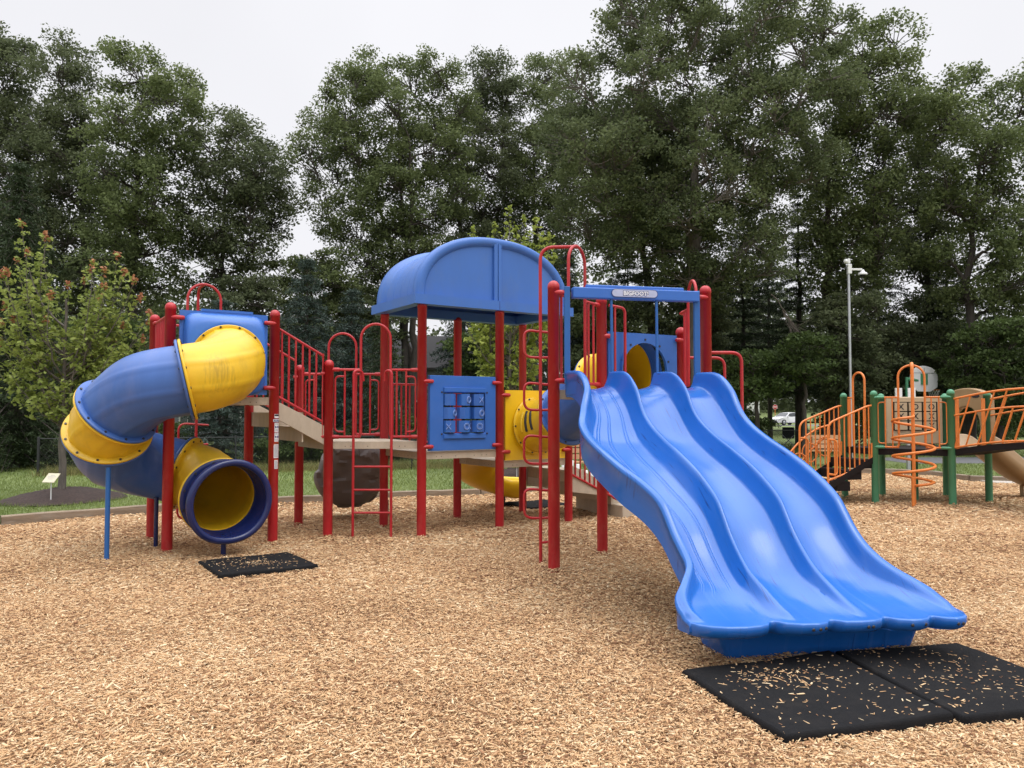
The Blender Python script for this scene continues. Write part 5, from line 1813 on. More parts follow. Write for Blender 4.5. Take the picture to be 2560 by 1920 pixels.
def broad_tree(name, label, cat, base, envs, leaf, bark='bark', seed=1, n_lobe=38, lobe_r=1.45, per_lobe=18, n_leaf=98, ln=0.145, wd=0.088, sig=0.32,
               trunk_r=0.3, fork=0.35, depth=0.7, group=None, lean=0.0, accent=None, dead=0, flat=0.75, multi=1):
    """Broad-leaved tree: trunk, limbs reaching to the clumps of foliage, twigs and single leaves.
    envs: outline of the crown as (height, left, right) offsets from the trunk's foot."""
    rs = np.random.default_rng(seed)
    root = thing(name, label, cat, (base[0], base[1], -0.03), group)
    lobes = []
    zlo = min(e[0] for env in envs for e in env)
    zhi = max(e[0] for env in envs for e in env)
    tries = 0
    wts = np.array([sum(abs(e[2] - e[1]) for e in env) * (env[-1][0] - env[0][0]) / len(env) for env in envs])
    wts = wts / wts.sum()
    while len(lobes) < n_lobe and tries < 6000:
        tries += 1
        env = envs[rs.choice(len(envs), p=wts)]
        zs = [e[0] for e in env]
        z = rs.uniform(zs[0], zs[-1])
        xl, xr = np.interp(z, zs, [e[1] for e in env]), np.interp(z, zs, [e[2] for e in env])
        r = lobe_r * rs.uniform(0.7, 1.25)
        r = min(r, (xr - xl) * 0.45, )
        hw = (xr - xl) / 2
        x = rs.uniform(xl + r * 0.95, xr - r * 0.95) if xr - xl > 2.0 * r else (xl + xr) / 2
        dmax = depth * hw * math.sqrt(max(0.05, 1 - ((x - (xl + xr) / 2) / hw) ** 2))
        y = rs.uniform(-dmax, dmax)
        z2 = min(z, zs[-1] - r * 1.0 - 0.25)
        p = np.array([x, y, z2])
        if all(np.linalg.norm((p - q) * [1, 0.8, 1]) > 0.85 * (r + q_r) * 0.62 for q, q_r in lobes):
            lobes.append((p, r))
    fz = zlo + (zhi - zlo) * fork * 0.5 if fork < 1 else zlo
    fz = max(zlo * 0.9, fz * 0.8)
    paths = []
    nodes, ndir, nrad = [], [], []
    top = np.array([lean, 0.0, fz + (zhi - fz) * 0.55])
    for mi in range(multi):
        foot = np.array([rs.normal(0, 0.12) * (multi > 1), rs.normal(0, .12) * (multi > 1), 0.0])
        tp = top + (np.array([rs.uniform(-1, 1), rs.uniform(-.6, .6), rs.uniform(-.5, .3)]) * (zhi - fz) * 0.28 if multi > 1 else 0)
        tk = curve_pts(foot, tp, (rs.normal(0, .04), rs.normal(0, .04), 1), 16, rs, 0.03)
        f = np.linspace(0, 1, 16)
        rad = trunk_r / multi ** 0.5 * (1 - 0.78 * f) * (1 + 0.45 * np.exp(-f * 22))
        paths.append((tk, rad))
        for i in range(5, 16):
            if tk[i, 2] > fz * 0.72:
                nodes.append(tk[i]); ndir.append((tk[min(i + 1, 15)] - tk[i - 1]) / (np.linalg.norm(tk[min(i + 1, 15)] - tk[i - 1]) + 1e-9)); nrad.append(rad[i])
    order = sorted(lobes, key=lambda q: np.linalg.norm(q[0] - top * [1, 1, 0.6]))
    cl = []
    for p, r in order:
        N_ = np.array(nodes)
        dv = p - N_
        dist = np.linalg.norm(dv, axis=1)
        below = np.clip(N_[:, 2] - (p[2] - 0.25 * dist), 0, None)
        cost = dist + 2.2 * below + 0.6 * rs.uniform(0, 1, len(N_)) - 2.5 * np.array(nrad)
        i = int(np.argmin(cost))
        a = N_[i]
        d0 = np.array(ndir[i]) * 0.45 + dv[i] / (dist[i] + 1e-6) * 0.75 + np.array([0, 0, 0.18])
        d0 /= np.linalg.norm(d0)
        k = 9
        pts = curve_pts(a, p, d0, k, rs, 0.07)
        r0 = min(nrad[i] * 0.80, 0.050 * dist[i] ** 0.75 + 0.035)
        rad = np.linspace(r0, max(0.018, r0 * 0.3), k)
        paths.append((pts, rad))
        for j in range(2, k):
            nodes.append(pts[j]); ndir.append((pts[j] - pts[j - 1]) / (np.linalg.norm(pts[j] - pts[j - 1]) + 1e-9)); nrad.append(rad[j])
        m = max(4, int(per_lobe * (r / lobe_r) ** 2))
        dirs = rs.normal(0, 1, (m, 3)) + np.array([0, 0, 0.55])
        dirs /= np.linalg.norm(dirs, axis=1)[:, None]
        cc = p + dirs * (r * rs.uniform(0.45, 1.0, m) ** 0.6)[:, None] * np.array([1, 1, flat])
        for c in cc:
            cl.append(c)
            s0 = pts[rs.integers(4, k)]
            paths.append((curve_pts(s0, c, (c - s0) / (np.linalg.norm(c - s0) + 1e-6), 4, rs, 0.12), np.linspace(0.018, 0.006, 4) * (1 + trunk_r)))
    for k in range(dead):
        i = rs.integers(0, len(nodes))
        s0 = np.array(nodes[i])
        if s0[2] < zlo + (zhi - zlo) * 0.5:
            for q in range(5):
                e = s0 + np.array([rs.uniform(-1.3, 1.3), rs.uniform(-1.2, 0.2), rs.uniform(-1.4, 0.1)])
                paths.append((curve_pts(s0, e, (0, 0, .2), 5, rs, 0.1), np.linspace(0.02, 0.006, 5)))
    org = np.array([base[0], base[1], -0.03])
    tv, tf = tubes_mesh(paths, 6 if trunk_r < 0.2 else 7)
    mesh_arrays('trunk', tv + org, tf, bark, root, smooth=True)
    cl = np.array(cl)
    if accent:
        hi = cl[:, 2] + rs.normal(0, 0.35, len(cl))
        o_ = hi > np.quantile(hi, accent[1])
        sets = ((cl[~o_], 0, n_leaf), (cl[o_] + [0, 0, sig * .6], 1, accent[2]))
        vs0, fs0 = leaf_quads(cl, n_leaf, sig, ln, wd, rs, flat)
        vs1, fs1 = leaf_quads(cl[o_] + [0, 0, sig * 0.9], accent[2], sig * 0.35, ln * 0.8, wd * 0.8, rs, 1.4)
        mesh_arrays('crown', np.concatenate([vs0, vs1]) + org, np.concatenate([fs0, fs1 + len(vs0)]), [leaf, accent[0]], root,
                    np.concatenate([np.zeros(len(fs0)), np.ones(len(fs1))]))
    else:
        vs, fs = leaf_quads(cl, n_leaf, sig, ln, wd, rs, flat)
        mesh_arrays('crown', vs + org, fs, leaf, root)
    return root

def conifer(name, label, base, h, w, leaf, seed=1, clear=0.06, droop=0.25, n_whorl=26, per=7, tuft=26, ln=0.16, wd=0.028, trunk_r=0.16, irregular=0.15, group=None, bark='bark', sig=0.13):
    rs = np.random.default_rng(seed)
    root = thing(name, label, 'tree', (base[0], base[1], -0.03), group)
    org = np.array([base[0], base[1], -0.03])
    paths = []
    tz = np.linspace(0, h, 14)
    paths.append((np.stack([rs.normal(0, .02, 14) * tz / 4, rs.normal(0, .02, 14) * tz / 4, tz], 1), trunk_r * (1 - 0.96 * tz / h)))
    cl, dirs = [], []
    for i in range(n_whorl):
        t = clear + (1 - clear) * (i + rs.uniform(-.3, .3)) / n_whorl
        t = min(max(t, clear), 0.985)
        z = h * t
        L_ = w * 0.5 * (1 - t) ** 0.85 * (1 + irregular * rs.normal()) + 0.12
        a0 = rs.uniform(0, 6.28)
        for k in range(per):
            a = a0 + 6.283 * k / per + rs.normal(0, .15)
            l = L_ * rs.uniform(0.72, 1.12)
            d = np.array([math.cos(a), math.sin(a), 0])
            kk = 6
            s = np.linspace(0, 1, kk)
            pts = np.array([0, 0, z]) + d * (l * s)[:, None] + np.array([0, 0, 1]) * ((0.28 * l * s * (1 - s) * 2 * (t > .5)) - droop * l * s ** 1.4 + 0.10 * l * s ** 3)[:, None]
            paths.append((pts, np.linspace(0.010 + 0.02 * l / 2, 0.004, kk)))
            m = max(2, int(l / 0.17))
            for q in np.linspace(0.22, 1.0, m):
                c = np.array([np.interp(q, s, pts[:, j]) for j in range(3)])
                wside = 0.16 * l * (1.05 - q) + 0.05
                cl.append(c + np.array([-d[1], d[0], 0]) * rs.normal(0, wside) + np.array([0, 0, -0.05 * l * rs.uniform(0, 1)]))
    tv, tf = tubes_mesh(paths, 5)
    mesh_arrays('trunk', tv + org, tf, bark, root, smooth=True)
    vs, fs = leaf_quads(np.array(cl), tuft, sig, ln, wd, rs, 0.5, droop * 1.2)
    mesh_arrays('crown', vs + org, fs, leaf, root)
    return root

def env(Y, px0, rows):
    """Crown outline measured as sight lines, turned into metres for a tree standing at distance Y."""
    k = Y / 1880.8
    return sorted([(1.69 + (1028 - y) * k, (a - px0) * k, (b - px0) * k) for y, a, b in rows])
def at(px, Y):
    return ((px - 1280) * Y / 1880.8, Y)
FG = 'tall broad-leaved trees behind the playground'

broad_tree('oak_tree', 'tall dark tree at the left picture edge behind the young maple', 'tree', at(55, 36),
           [env(36, 55, [(45, -60, 90), (130, -120, 125), (300, -170, 150), (600, -170, 160), (820, -120, 130)])], 'leaf_oak_dark', seed=3, n_lobe=46, group=FG, trunk_r=0.32)
broad_tree('oak_tree', 'dark tree with stepped airy top, second from the left picture edge', 'tree', at(190, 35),
           [env(35, 190, [(50, 100, 165), (110, 90, 235), (250, 60, 260), (450, 40, 300), (650, 60, 300), (790, 100, 260)])], 'leaf_oak_dark', seed=5, n_lobe=42, group=FG, trunk_r=0.3)
broad_tree('oak_tree', 'broad dark tree with rounded top left of the sky gap, above the spiral slide', 'tree', at(335, 33),
           [env(33, 335, [(82, 262, 325), (140, 240, 415), (200, 235, 505), (260, 232, 525), (400, 220, 500), (600, 200, 480), (770, 220, 420)])], 'leaf_oak', seed=7, n_lobe=50, group=FG, trunk_r=0.34, dead=4)
broad_tree('oak_tree', 'lower spreading tree whose branch tips reach into the sky gap', 'tree', at(555, 35),
           [env(35, 555, [(238, 530, 640), (300, 510, 665), (380, 470, 700), (470, 440, 755), (560, 430, 745), (640, 440, 690), (740, 460, 650)])], 'leaf_oak_dark', seed=9, n_lobe=42, group=FG, trunk_r=0.26)
broad_tree('oak_tree', 'big fan-shaped tree with many steep limbs right of the sky gap', 'tree', at(1020, 38),
           [env(38, 1020, [(105, 940, 1110), (150, 880, 1180), (200, 780, 1200), (260, 730, 1210), (330, 715, 1220), (420, 700, 1210), (500, 720, 1200), (580, 780, 1180), (700, 790, 1150)])],
           'leaf_oak', seed=11, n_lobe=56, lobe_r=1.5, depth=0.42, group=FG, trunk_r=0.42, fork=0.2, multi=3)
broad_tree('oak_tree', 'tall narrow tree directly above the arched roof', 'tree', at(1155, 42),
           [env(42, 1155, [(110, 1170, 1260), (180, 1150, 1310), (300, 1120, 1330), (450, 1100, 1330), (600, 1090, 1320), (720, 1100, 1280)])], 'leaf_oak_dark', seed=13, n_lobe=44, group=FG, trunk_r=0.3, fork=0.2)
broad_tree('oak_tree', 'thin-topped tree between the fan-shaped tree and the giant oak', 'tree', at(1335, 44),
           [env(44, 1335, [(100, 1285, 1400), (160, 1270, 1440), (300, 1240, 1500), (450, 1210, 1520), (600, 1210, 1500), (740, 1240, 1440)])], 'leaf_oak', seed=15, n_lobe=66, lobe_r=1.7, group=FG, trunk_r=0.3)
broad_tree('oak_tree', 'giant grey-trunked oak towering past the top edge above the triple slide', 'tree', at(1743, 30),
           [env(30, 1743, [(-90, 1540, 2000), (0, 1470, 2110), (80, 1440, 2180), (180, 1380, 2190), (280, 1310, 2160), (380, 1270, 2130), (480, 1290, 2100), (560, 1360, 2060), (640, 1480, 1980)]),
            env(30, 1743, [(600, 1560, 1960), (660, 1600, 1980), (730, 1640, 1900)])],
           'leaf_olive', 'bark_pale', seed=17, n_lobe=108, lobe_r=1.35, depth=0.5, per_lobe=18, n_leaf=92, ln=0.128, wd=0.078, sig=0.28, group=FG, trunk_r=0.46, fork=0.2, dead=16)
broad_tree('oak_tree', 'leaning dark-trunked oak close beside the giant oak, on its left', 'tree', at(1640, 34),
           [env(34, 1640, [(230, 1560, 1780), (350, 1480, 1780), (500, 1450, 1760), (640, 1470, 1720)])], 'leaf_oak', seed=19, n_lobe=36, group=FG, trunk_r=0.33, lean=-0.8, dead=6)
broad_tree('oak_tree', 'tall tree behind the security camera pole, stepping down to the right', 'tree', at(2075, 33),
           [env(33, 2075, [(38, 2100, 2200), (100, 2060, 2310), (170, 2050, 2325), (300, 2000, 2330), (450, 1980, 2300), (600, 1980, 2280), (740, 2000, 2250)])], 'leaf_oak', seed=21, n_lobe=54, group=FG, trunk_r=0.3, dead=10)
broad_tree('oak_tree', 'light green tree with leaning forked trunk at the right picture edge', 'tree', at(2425, 31),
           [env(31, 2425, [(122, 2450, 2620), (190, 2340, 2650), (280, 2270, 2670), (400, 2250, 2660), (520, 2270, 2660), (640, 2270, 2660), (780, 2290, 2640)])], 'leaf_oak', seed=23, n_lobe=34, lobe_r=1.15, depth=0.45, per_lobe=13, group=FG, trunk_r=0.27, lean=0.6)
broad_tree('oak_tree', 'slim straight tree between the camera pole and the light green tree', 'tree', at(2316, 36),
           [env(36, 2316, [(200, 2250, 2390), (350, 2210, 2420), (500, 2195, 2420), (650, 2190, 2420), (780, 2210, 2400)])], 'leaf_oak_dark', seed=25, n_lobe=40, group=FG, trunk_r=0.25)

# lower trees under the tall ones
UG = 'small trees in the shade behind the playground'
for i, (px, Y, rows, lf, lab) in enumerate((
        (1895, 29, [(830, 1840, 1960), (870, 1790, 2010), (930, 1780, 2000), (985, 1810, 1960)], 'leaf_shrub', 'low layered maple in the shade left of the white car'),
        (2010, 28.5, [(800, 1980, 2090), (850, 1930, 2110), (900, 1920, 2100), (950, 1960, 2060)], 'leaf_shrub', 'low layered maple in the shade right of the white car'),
        (2500, 29, [(760, 2400, 2640), (850, 2370, 2660), (950, 2370, 2660), (1040, 2400, 2640)], 'leaf_shrub', 'bushy dark tree behind the tan slide hood'),
        (2280, 34, [(770, 2200, 2380), (850, 2180, 2400), (960, 2180, 2400), (1030, 2200, 2380)], 'leaf_oak_dark', 'dark bushy tree behind the basketball backboard'),
        (1700, 33, [(640, 1560, 1830), (760, 1540, 1850), (900, 1560, 1840), (1010, 1580, 1800)], 'leaf_oak_dark', 'dense dark tree behind the triple slide header'),
        (1240, 31, [(790, 1110, 1330), (860, 1090, 1350), (940, 1110, 1340), (1010, 1130, 1320)], 'leaf_shrub', 'bushy green tree showing between the roof posts'),
        (640, 33, [(660, 520, 720), (760, 500, 740), (880, 500, 740), (980, 520, 720)], 'leaf_oak_dark', 'shadowed tree behind the stairs of the spiral slide tower'),
        (260, 29, [(760, 120, 400), (860, 90, 420), (960, 90, 420), (1050, 120, 400)], 'leaf_shrub', 'dark bushy tree behind the young maple trunk'),
        (2120, 31, [(700, 2040, 2220), (800, 2020, 2230), (920, 2020, 2220), (1010, 2040, 2200)], 'leaf_oak_dark', 'dense dark tree behind the orange stair arch'),
        (775, 36, [(600, 700, 840), (660, 660, 900), (800, 640, 900), (980, 660, 880)], 'leaf_oak', 'tree filling the view below the sky gap'),
        (905, 37, [(680, 830, 1000), (760, 800, 1020), (980, 820, 1000)], 'leaf_olive', 'olive tree behind the grey house roof'),
        (1480, 33, [(700, 1380, 1580), (800, 1370, 1600), (900, 1370, 1590), (1000, 1390, 1570)], 'leaf_olive', 'olive green tree behind the tall red climbing pole arch'))):
    broad_tree('shade_tree', lab, 'tree', at(px, Y), [env(Y, px, rows)], lf, seed=40 + i, n_lobe=30, lobe_r=0.95, per_lobe=17, n_leaf=44, ln=0.15, wd=0.10, sig=0.25, trunk_r=0.13, group=UG, flat=0.5)

PG = 'dark conifers behind the playground'
for i, (px, Y, h, w, lf, lab, kw) in enumerate((
        (40, 23, 9.5, 4.6, 'leaf_pine', 'dark drooping spruce at the left picture edge', dict(droop=0.55, n_whorl=34, per=8)),
        (765, 27, 7.4, 4.4, 'leaf_spruce', 'blue-grey spruce behind the red stair railing', dict(n_whorl=26)),
        (553, 25, 5.6, 3.0, 'leaf_spruce', 'small blue spruce whose tip shows right of the tower arch', dict(n_whorl=22)),
        (880, 29, 6.6, 3.6, 'leaf_spruce', 'green spruce seen over the ladder arches', dict(n_whorl=24)),
        (955, 26, 5.2, 2.8, 'leaf_pine', 'thin olive conifer seen through the ladder arch', dict(n_whorl=20, tuft=14)),
        (1150, 32, 7.0, 3.8, 'leaf_spruce', 'grey-green spruce between the left roof posts', dict(n_whorl=24)),
        (1420, 34, 9.0, 4.4, 'leaf_spruce', 'grey-green spruce behind the climbing pole', dict(n_whorl=26)),
        (1860, 37, 12.5, 5.0, 'leaf_pine', 'tall pine left of the white car', dict(clear=0.25, n_whorl=26, irregular=.3)),
        (2000, 36, 12.5, 5.0, 'leaf_pine', 'tall pine whose trunk hides the rear of the white car', dict(clear=0.22, n_whorl=26, irregular=.3, trunk_r=.26)),
        (1925, 42, 14.0, 5.5, 'leaf_pine', 'tall pine between and behind the two pines at the white car', dict(clear=0.25, n_whorl=28, irregular=.3)),
        (2200, 38, 12.0, 5.4, 'leaf_pine', 'tall dark pine behind the corkscrew climber', dict(clear=0.15, n_whorl=28, irregular=.3)),
        (2370, 35, 9.5, 5.0, 'leaf_pine', 'dark pine with bare lower trunk right of the backboard', dict(clear=0.3, n_whorl=22, irregular=.3, trunk_r=.24)),
        (1770, 36, 11.0, 5.0, 'leaf_pine', 'dark pine above the right end of the slide header', dict(clear=0.15, n_whorl=26, irregular=.3)),
        (1570, 37, 10.5, 5.0, 'leaf_pine', 'dark pine above the middle of the slide header', dict(clear=0.12, n_whorl=26, irregular=.3)),
        (2490, 38, 10.0, 5.0, 'leaf_pine', 'dark pine at the right picture edge', dict(clear=0.15, n_whorl=24, irregular=.3)))):
    conifer('conifer', lab, at(px, Y), h, w, lf, seed=70 + i, group=PG, **kw)

# young maples in mulch rings
def young_maple(label, base, shoots, clear, leaf, tip, seed, ln=0.105, n_side=10):
    """Slender young tree: ascending shoots, each set with short twigs of broad leaves.
    shoots: (x, height) tips measured from the trunk's foot."""
    rs = np.random.default_rng(seed)
    root = thing('young_maple', label, 'tree', (base[0], base[1], -0.03))
    org = np.array([base[0], base[1], -0.03])
    H = max(z for x, z in shoots)
    paths = [(np.stack([rs.normal(0, .012, 12), rs.normal(0, .012, 12), np.linspace(0, H * 0.72, 12)], 1), np.linspace(0.075, 0.02, 12))]
    C, T = [], []
    for x, z in shoots:
        y = rs.uniform(-1, 1) * max(0.25, 0.75 - abs(x) * 0.15)
        z0 = max(clear, min(z * 0.62, z - 0.7 - abs(x) * 0.55)) * rs.uniform(0.85, 1.0)
        a, b = np.array([0, 0, z0]), np.array([x, y, z])
        h = np.array([x, y, 0]); h = h / (np.linalg.norm(h) + 1e-6)
        p = curve_pts(a, b, h * 0.8 + np.array([0, 0, 0.45]), 12, rs, 0.03)
        l = np.linalg.norm(np.diff(p, axis=0), axis=1).sum()
        paths.append((p, np.linspace(0.022, 0.004, 12)))
        for q in np.linspace(0.3, 1.0, max(5, int(l * n_side / 1.75))):
            c = np.array([np.interp(q, np.linspace(0, 1, 12), p[:, k]) for k in range(3)])
            for s in range(2):
                an = rs.uniform(0, 6.28)
                r = (0.045 + 0.44 * (1 - q) ** 0.85) * rs.uniform(.6, 1.2)
                e = c + np.array([math.cos(an) * r, math.sin(an) * r, r * rs.uniform(-0.05, 0.35)])
                paths.append((np.array([c, (c + e) / 2 + [0, 0, .01], e]), [0.005, 0.004, 0.002]))
                C.append(e)
                if q < 0.75:
                    C.append((c + e * 2) / 3)
        if z > 3.0:
            T.append(p[-1] + [0, 0, .05]); T.append(p[-1])
    tv, tf = tubes_mesh(paths, 6)
    mesh_arrays('trunk', tv + org, tf, 'bark_pale', root, smooth=True)
    vs0, fs0 = leaf_quads(np.array(C), 4, 0.07, ln, ln * 0.62, rs, 0.6, -0.5)
    vs1, fs1 = leaf_quads(np.array(T), 8, 0.035, ln * 0.8, ln * 0.6, rs, 1.5)
    mesh_arrays('crown', np.concatenate([vs0, vs1]) + org, np.concatenate([fs0, fs1 + len(vs0)]), [leaf, tip], root,
                np.concatenate([np.zeros(len(fs0)), np.ones(len(fs1))]))
    return root
def shoot_tips(Y, px0, pts):
    return [((px - px0) * Y / 1880.8, 1.69 + (1028 - y) * Y / 1880.8) for px, y in pts]
young_maple('young maple with red-tipped shoots beside the spiral slide', (-8.82, 14.8),
            shoot_tips(14.8, 159, [(28, 548), (62, 572), (103, 585), (18, 640), (95, 640), (-5, 680), (130, 700), (10, 730), (60, 690), (265, 625), (215, 665), (255, 665), (240, 670), (293, 672), (330, 695), (175, 690), (320, 735), (352, 775), (360, 800), (345, 850), (280, 720), (200, 730), (150, 745),
                                   (40, 770), (10, 810), (70, 800), (-10, 850), (120, 800), (230, 790), (290, 810), (310, 870), (210, 880), (100, 870), (60, 900), (250, 850), (170, 830), (40, 960), (90, 985), (210, 905), (150, 930), (200, 960), (130, 1000), (70, 940), (-30, 780), (-40, 880)]), 1.55, 'leaf_maple', 'leaf_red', 31)
young_maple('bright yellow-green young maple behind the arched roof', (-0.06, 19.9),
            shoot_tips(19.9, 1274, [(1274, 500), (1235, 545), (1310, 525), (1340, 545), (1180, 562), (1215, 590), (1352, 590), (1372, 600), (1290, 570), (1250, 600), (1330, 610), (1172, 640), (1375, 680), (1365, 760), (1170, 720), (1200, 680), (1300, 660), (1240, 680), (1340, 700), (1180, 800),
                                    (1210, 850), (1365, 840), (1320, 800), (1270, 760), (1230, 780), (1300, 870), (1190, 880), (1350, 900), (1260, 880), (1385, 640), (1150, 760), (1395, 740)]), 2.0, 'leaf_bright', 'leaf_bright', 33, 0.13, 10)

# shrubs and tall ornamental grass along the fence
SG = 'shrubs beyond the black fence'
rs = np.random.default_rng(99)
for i, (px, Y, w, h, lf, lab) in enumerate((
        (60, 23.5, 1.7, 1.1, 'leaf_shrub', 'low weedy shrub right of the flower stand at the left picture edge'),
        (235, 24.5, 1.8, 1.5, 'leaf_shrub', 'rounded shrub behind the spiral slide, beyond the fence'),
        (430, 25.5, 2.0, 1.4, 'leaf_shrub', 'rounded shrub behind the lower yellow tube'),
        (700, 25.0, 1.5, 1.25, 'leaf_shrub', 'dark grassy clump left of the stairs beyond the fence'),
        (770, 25.2, 1.4, 1.2, 'leaf_shrub', 'dark grassy clump under the stairs beyond the fence'),
        (860, 27.0, 1.6, 1.3, 'leaf_shrub', 'shrub below the house windows'),
        (1000, 27.5, 2.4, 1.6, 'leaf_shrub', 'reedy shrub right of the house windows'),
        (1180, 29, 2.6, 1.7, 'leaf_shrub', 'dark shrub under the nine-block panel'),
        (1850, 33, 2.8, 1.9, 'leaf_shrub', 'dark shrub left of the folding chairs'),
        (2120, 34, 3.0, 2.0, 'leaf_shrub', 'dark shrub behind the orange stairs'),
        (2460, 33, 3.2, 2.3, 'leaf_shrub', 'dark shrub behind the arched bridge'))):
    root = thing('shrub', lab, 'shrub', (*at(px, Y), -0.03), SG)
    org = np.array([*at(px, Y), -0.03])
    m = 60
    C = rs.normal(0, 1, (m, 3))
    C /= np.linalg.norm(C, axis=1)[:, None]
    C = C * (rs.uniform(0.3, 1, m) ** .5)[:, None] * [w / 2, w / 2, h / 2] + [0, 0, h * 0.5]
    vs, fs = leaf_quads(C, 60, 0.16, 0.12, 0.06, rs)
    mesh_arrays('foliage', vs + org, fs, lf, root)
    pth = [(np.array([[0, 0, 0], c * .5, c]), [0.02, 0.014, 0.006]) for c in C[:18]]
    tv, tf = tubes_mesh(pth, 5)
    mesh_arrays('stem', tv + org, tf, 'bark', root)

# far woodland that reads as one mass
rs = np.random.default_rng(123)
C = []
for i in range(640):
    Y = rs.uniform(50, 76)
    x = rs.uniform(-1.35, 1.35) * Y
    h = rs.uniform(8, 12.5) * (0.9 + 0.15 * math.sin(x * 0.13) + 0.1 * math.sin(x * 0.41))
    if 0.30 * Y < x < 0.435 * Y and Y < 96:
        h0 = 4.0
    else:
        h0 = 0.3
    m = 13
    z = rs.uniform(h0, h, m)
    C.append(np.stack([x + rs.normal(0, 1.5, m), Y + rs.normal(0, 1.2, m), z], 1))
vs, fs = leaf_quads(np.concatenate(C), 30, 0.9, 0.42, 0.26, rs)
o = mesh_arrays('woodland', vs, fs, 'leaf_wood')
o['kind'] = 'stuff'; o['label'] = 'far dark woodland behind all the trees'; o['category'] = 'woodland'
C = []
for i in range(150):
    Y = rs.uniform(128, 165)
    x = rs.uniform(0.1, 0.6) * Y
    m = 12
    C.append(np.stack([x + rs.normal(0, 3, m), Y + rs.normal(0, 3, m), rs.uniform(2.0, 17, m)], 1))
vs, fs = leaf_quads(np.concatenate(C), 26, 1.7, 0.8, 0.5, rs)
o = mesh_arrays('hillside_woodland', vs, fs, 'leaf_wood')
o['kind'] = 'stuff'; o['label'] = 'wood on the bank beyond the road'; o['category'] = 'woodland'

# dead hanging branch among the pines and bare twigs in the giant oak
def dead_branch(label, base, tip, n, spread, seed):
    rs = np.random.default_rng(seed)
    a, b = np.array(base, float), np.array(tip, float)
    paths = [(curve_pts(a, b, (0.6, 0, -0.4), 10, rs, 0.05), np.linspace(0.024, 0.011, 10))]
    for k in range(n):
        s = a + (b - a) * rs.uniform(0.5, 1)
        e = b + rs.normal(0, 1, 3) * spread + np.array([spread * .6, 0, -spread * 1.6])
        paths.append((curve_pts(s, e, (0.3, 0, -0.5), 7, rs, 0.08), np.linspace(0.008, 0.003, 7)))
    tv, tf = tubes_mesh(paths, 5)
    o = mesh_arrays('dead_branch', tv, tf, 'dead')
    return tag(o, label, 'branch')
dead_branch('bare grey dead branch with hanging twigs among the pines above the white car', (10.2, 29.5, 6.3), (11.05, 29.5, 5.1), 34, 0.45, 5)

# ================================================================ mulch mounds and plaques
def mound(c, r, h, seed, label):
    rs = np.random.default_rng(seed)
    rows = []
    for i in range(15):
        t = i / 14
        rows.append([(c[0] + r[0] * t * math.cos(a) * (1 + .04 * math.sin(5 * a + seed)), c[1] + r[1] * t * math.sin(a) * (1 + .04 * math.sin(5 * a + seed)),
                      -0.035 + h * (1 - t ** 1.7) + rs.normal(0, 0.008)) for a in np.linspace(0, 6.2832, 48, endpoint=False)])
    mb = MB(); mb.grid(rows, 0, True, True, True)
    o = tag(mb.build('mulch_mound', 'mulch'), label, 'mulch')
    return o
mound((-8.85, 14.95), (1.08, 1.25), 0.22, 1, 'dark mulch mound round the trunk of the red-tipped young maple')
mound((0.1, 19.9), (1.1, 1.0), 0.22, 2, 'dark mulch mound under the bright young maple')
def plaque(c, rz, label, face, w=0.17, z=0.42):
    root = thing('plaque_sign', label, 'sign', (c[0], c[1], 0), 'tree plaques on stakes')
    MB().box((c[0], c[1], z / 2), (0.014, 0.014, z)).build('stake', 'white', root)
    mb = MB(); mb.box((c[0], c[1], z + 0.02), (w * 1.35, 0.008, w), rz, 0, rx=R(-42)); pf = mb.build('plate', face, root)
    mb = MB()
    mt = Matrix.Translation(V((c[0], c[1], z + 0.02))) @ Matrix.Rotation(rz, 4, 'Z') @ Matrix.Rotation(R(-42), 4, 'X')
    for k in range(4):
        ww = w * (0.5, 0.95, 0.8, 0.6)[k]
        q = [mt @ V((-ww / 2 + dx * ww, -0.0055, 0.05 - 0.028 * k + dz)) for dx, dz in ((0, 0), (1, 0), (1, 0.008), (0, 0.008))]
        mb.add(q, [(0, 1, 2, 3)])
    mb.build('printed_line', 'sticker_grey', root)
M['cream'] = surf('cream_plate', (0.66, 0.60, 0.44), 0.5, 0.05, 10)
M['grey_plate'] = surf('grey_plate', (0.20, 0.20, 0.22), 0.5, 0.1, 10)
plaque((-8.57, 14.05), R(-18), 'small cream plaque on a thin stake in the left mulch mound', 'cream', 0.21, 0.43)
plaque((0.12, 19.1), R(12), 'small grey plaque on a thin stake in the middle mulch mound', 'grey_plate', 0.22, 0.36)

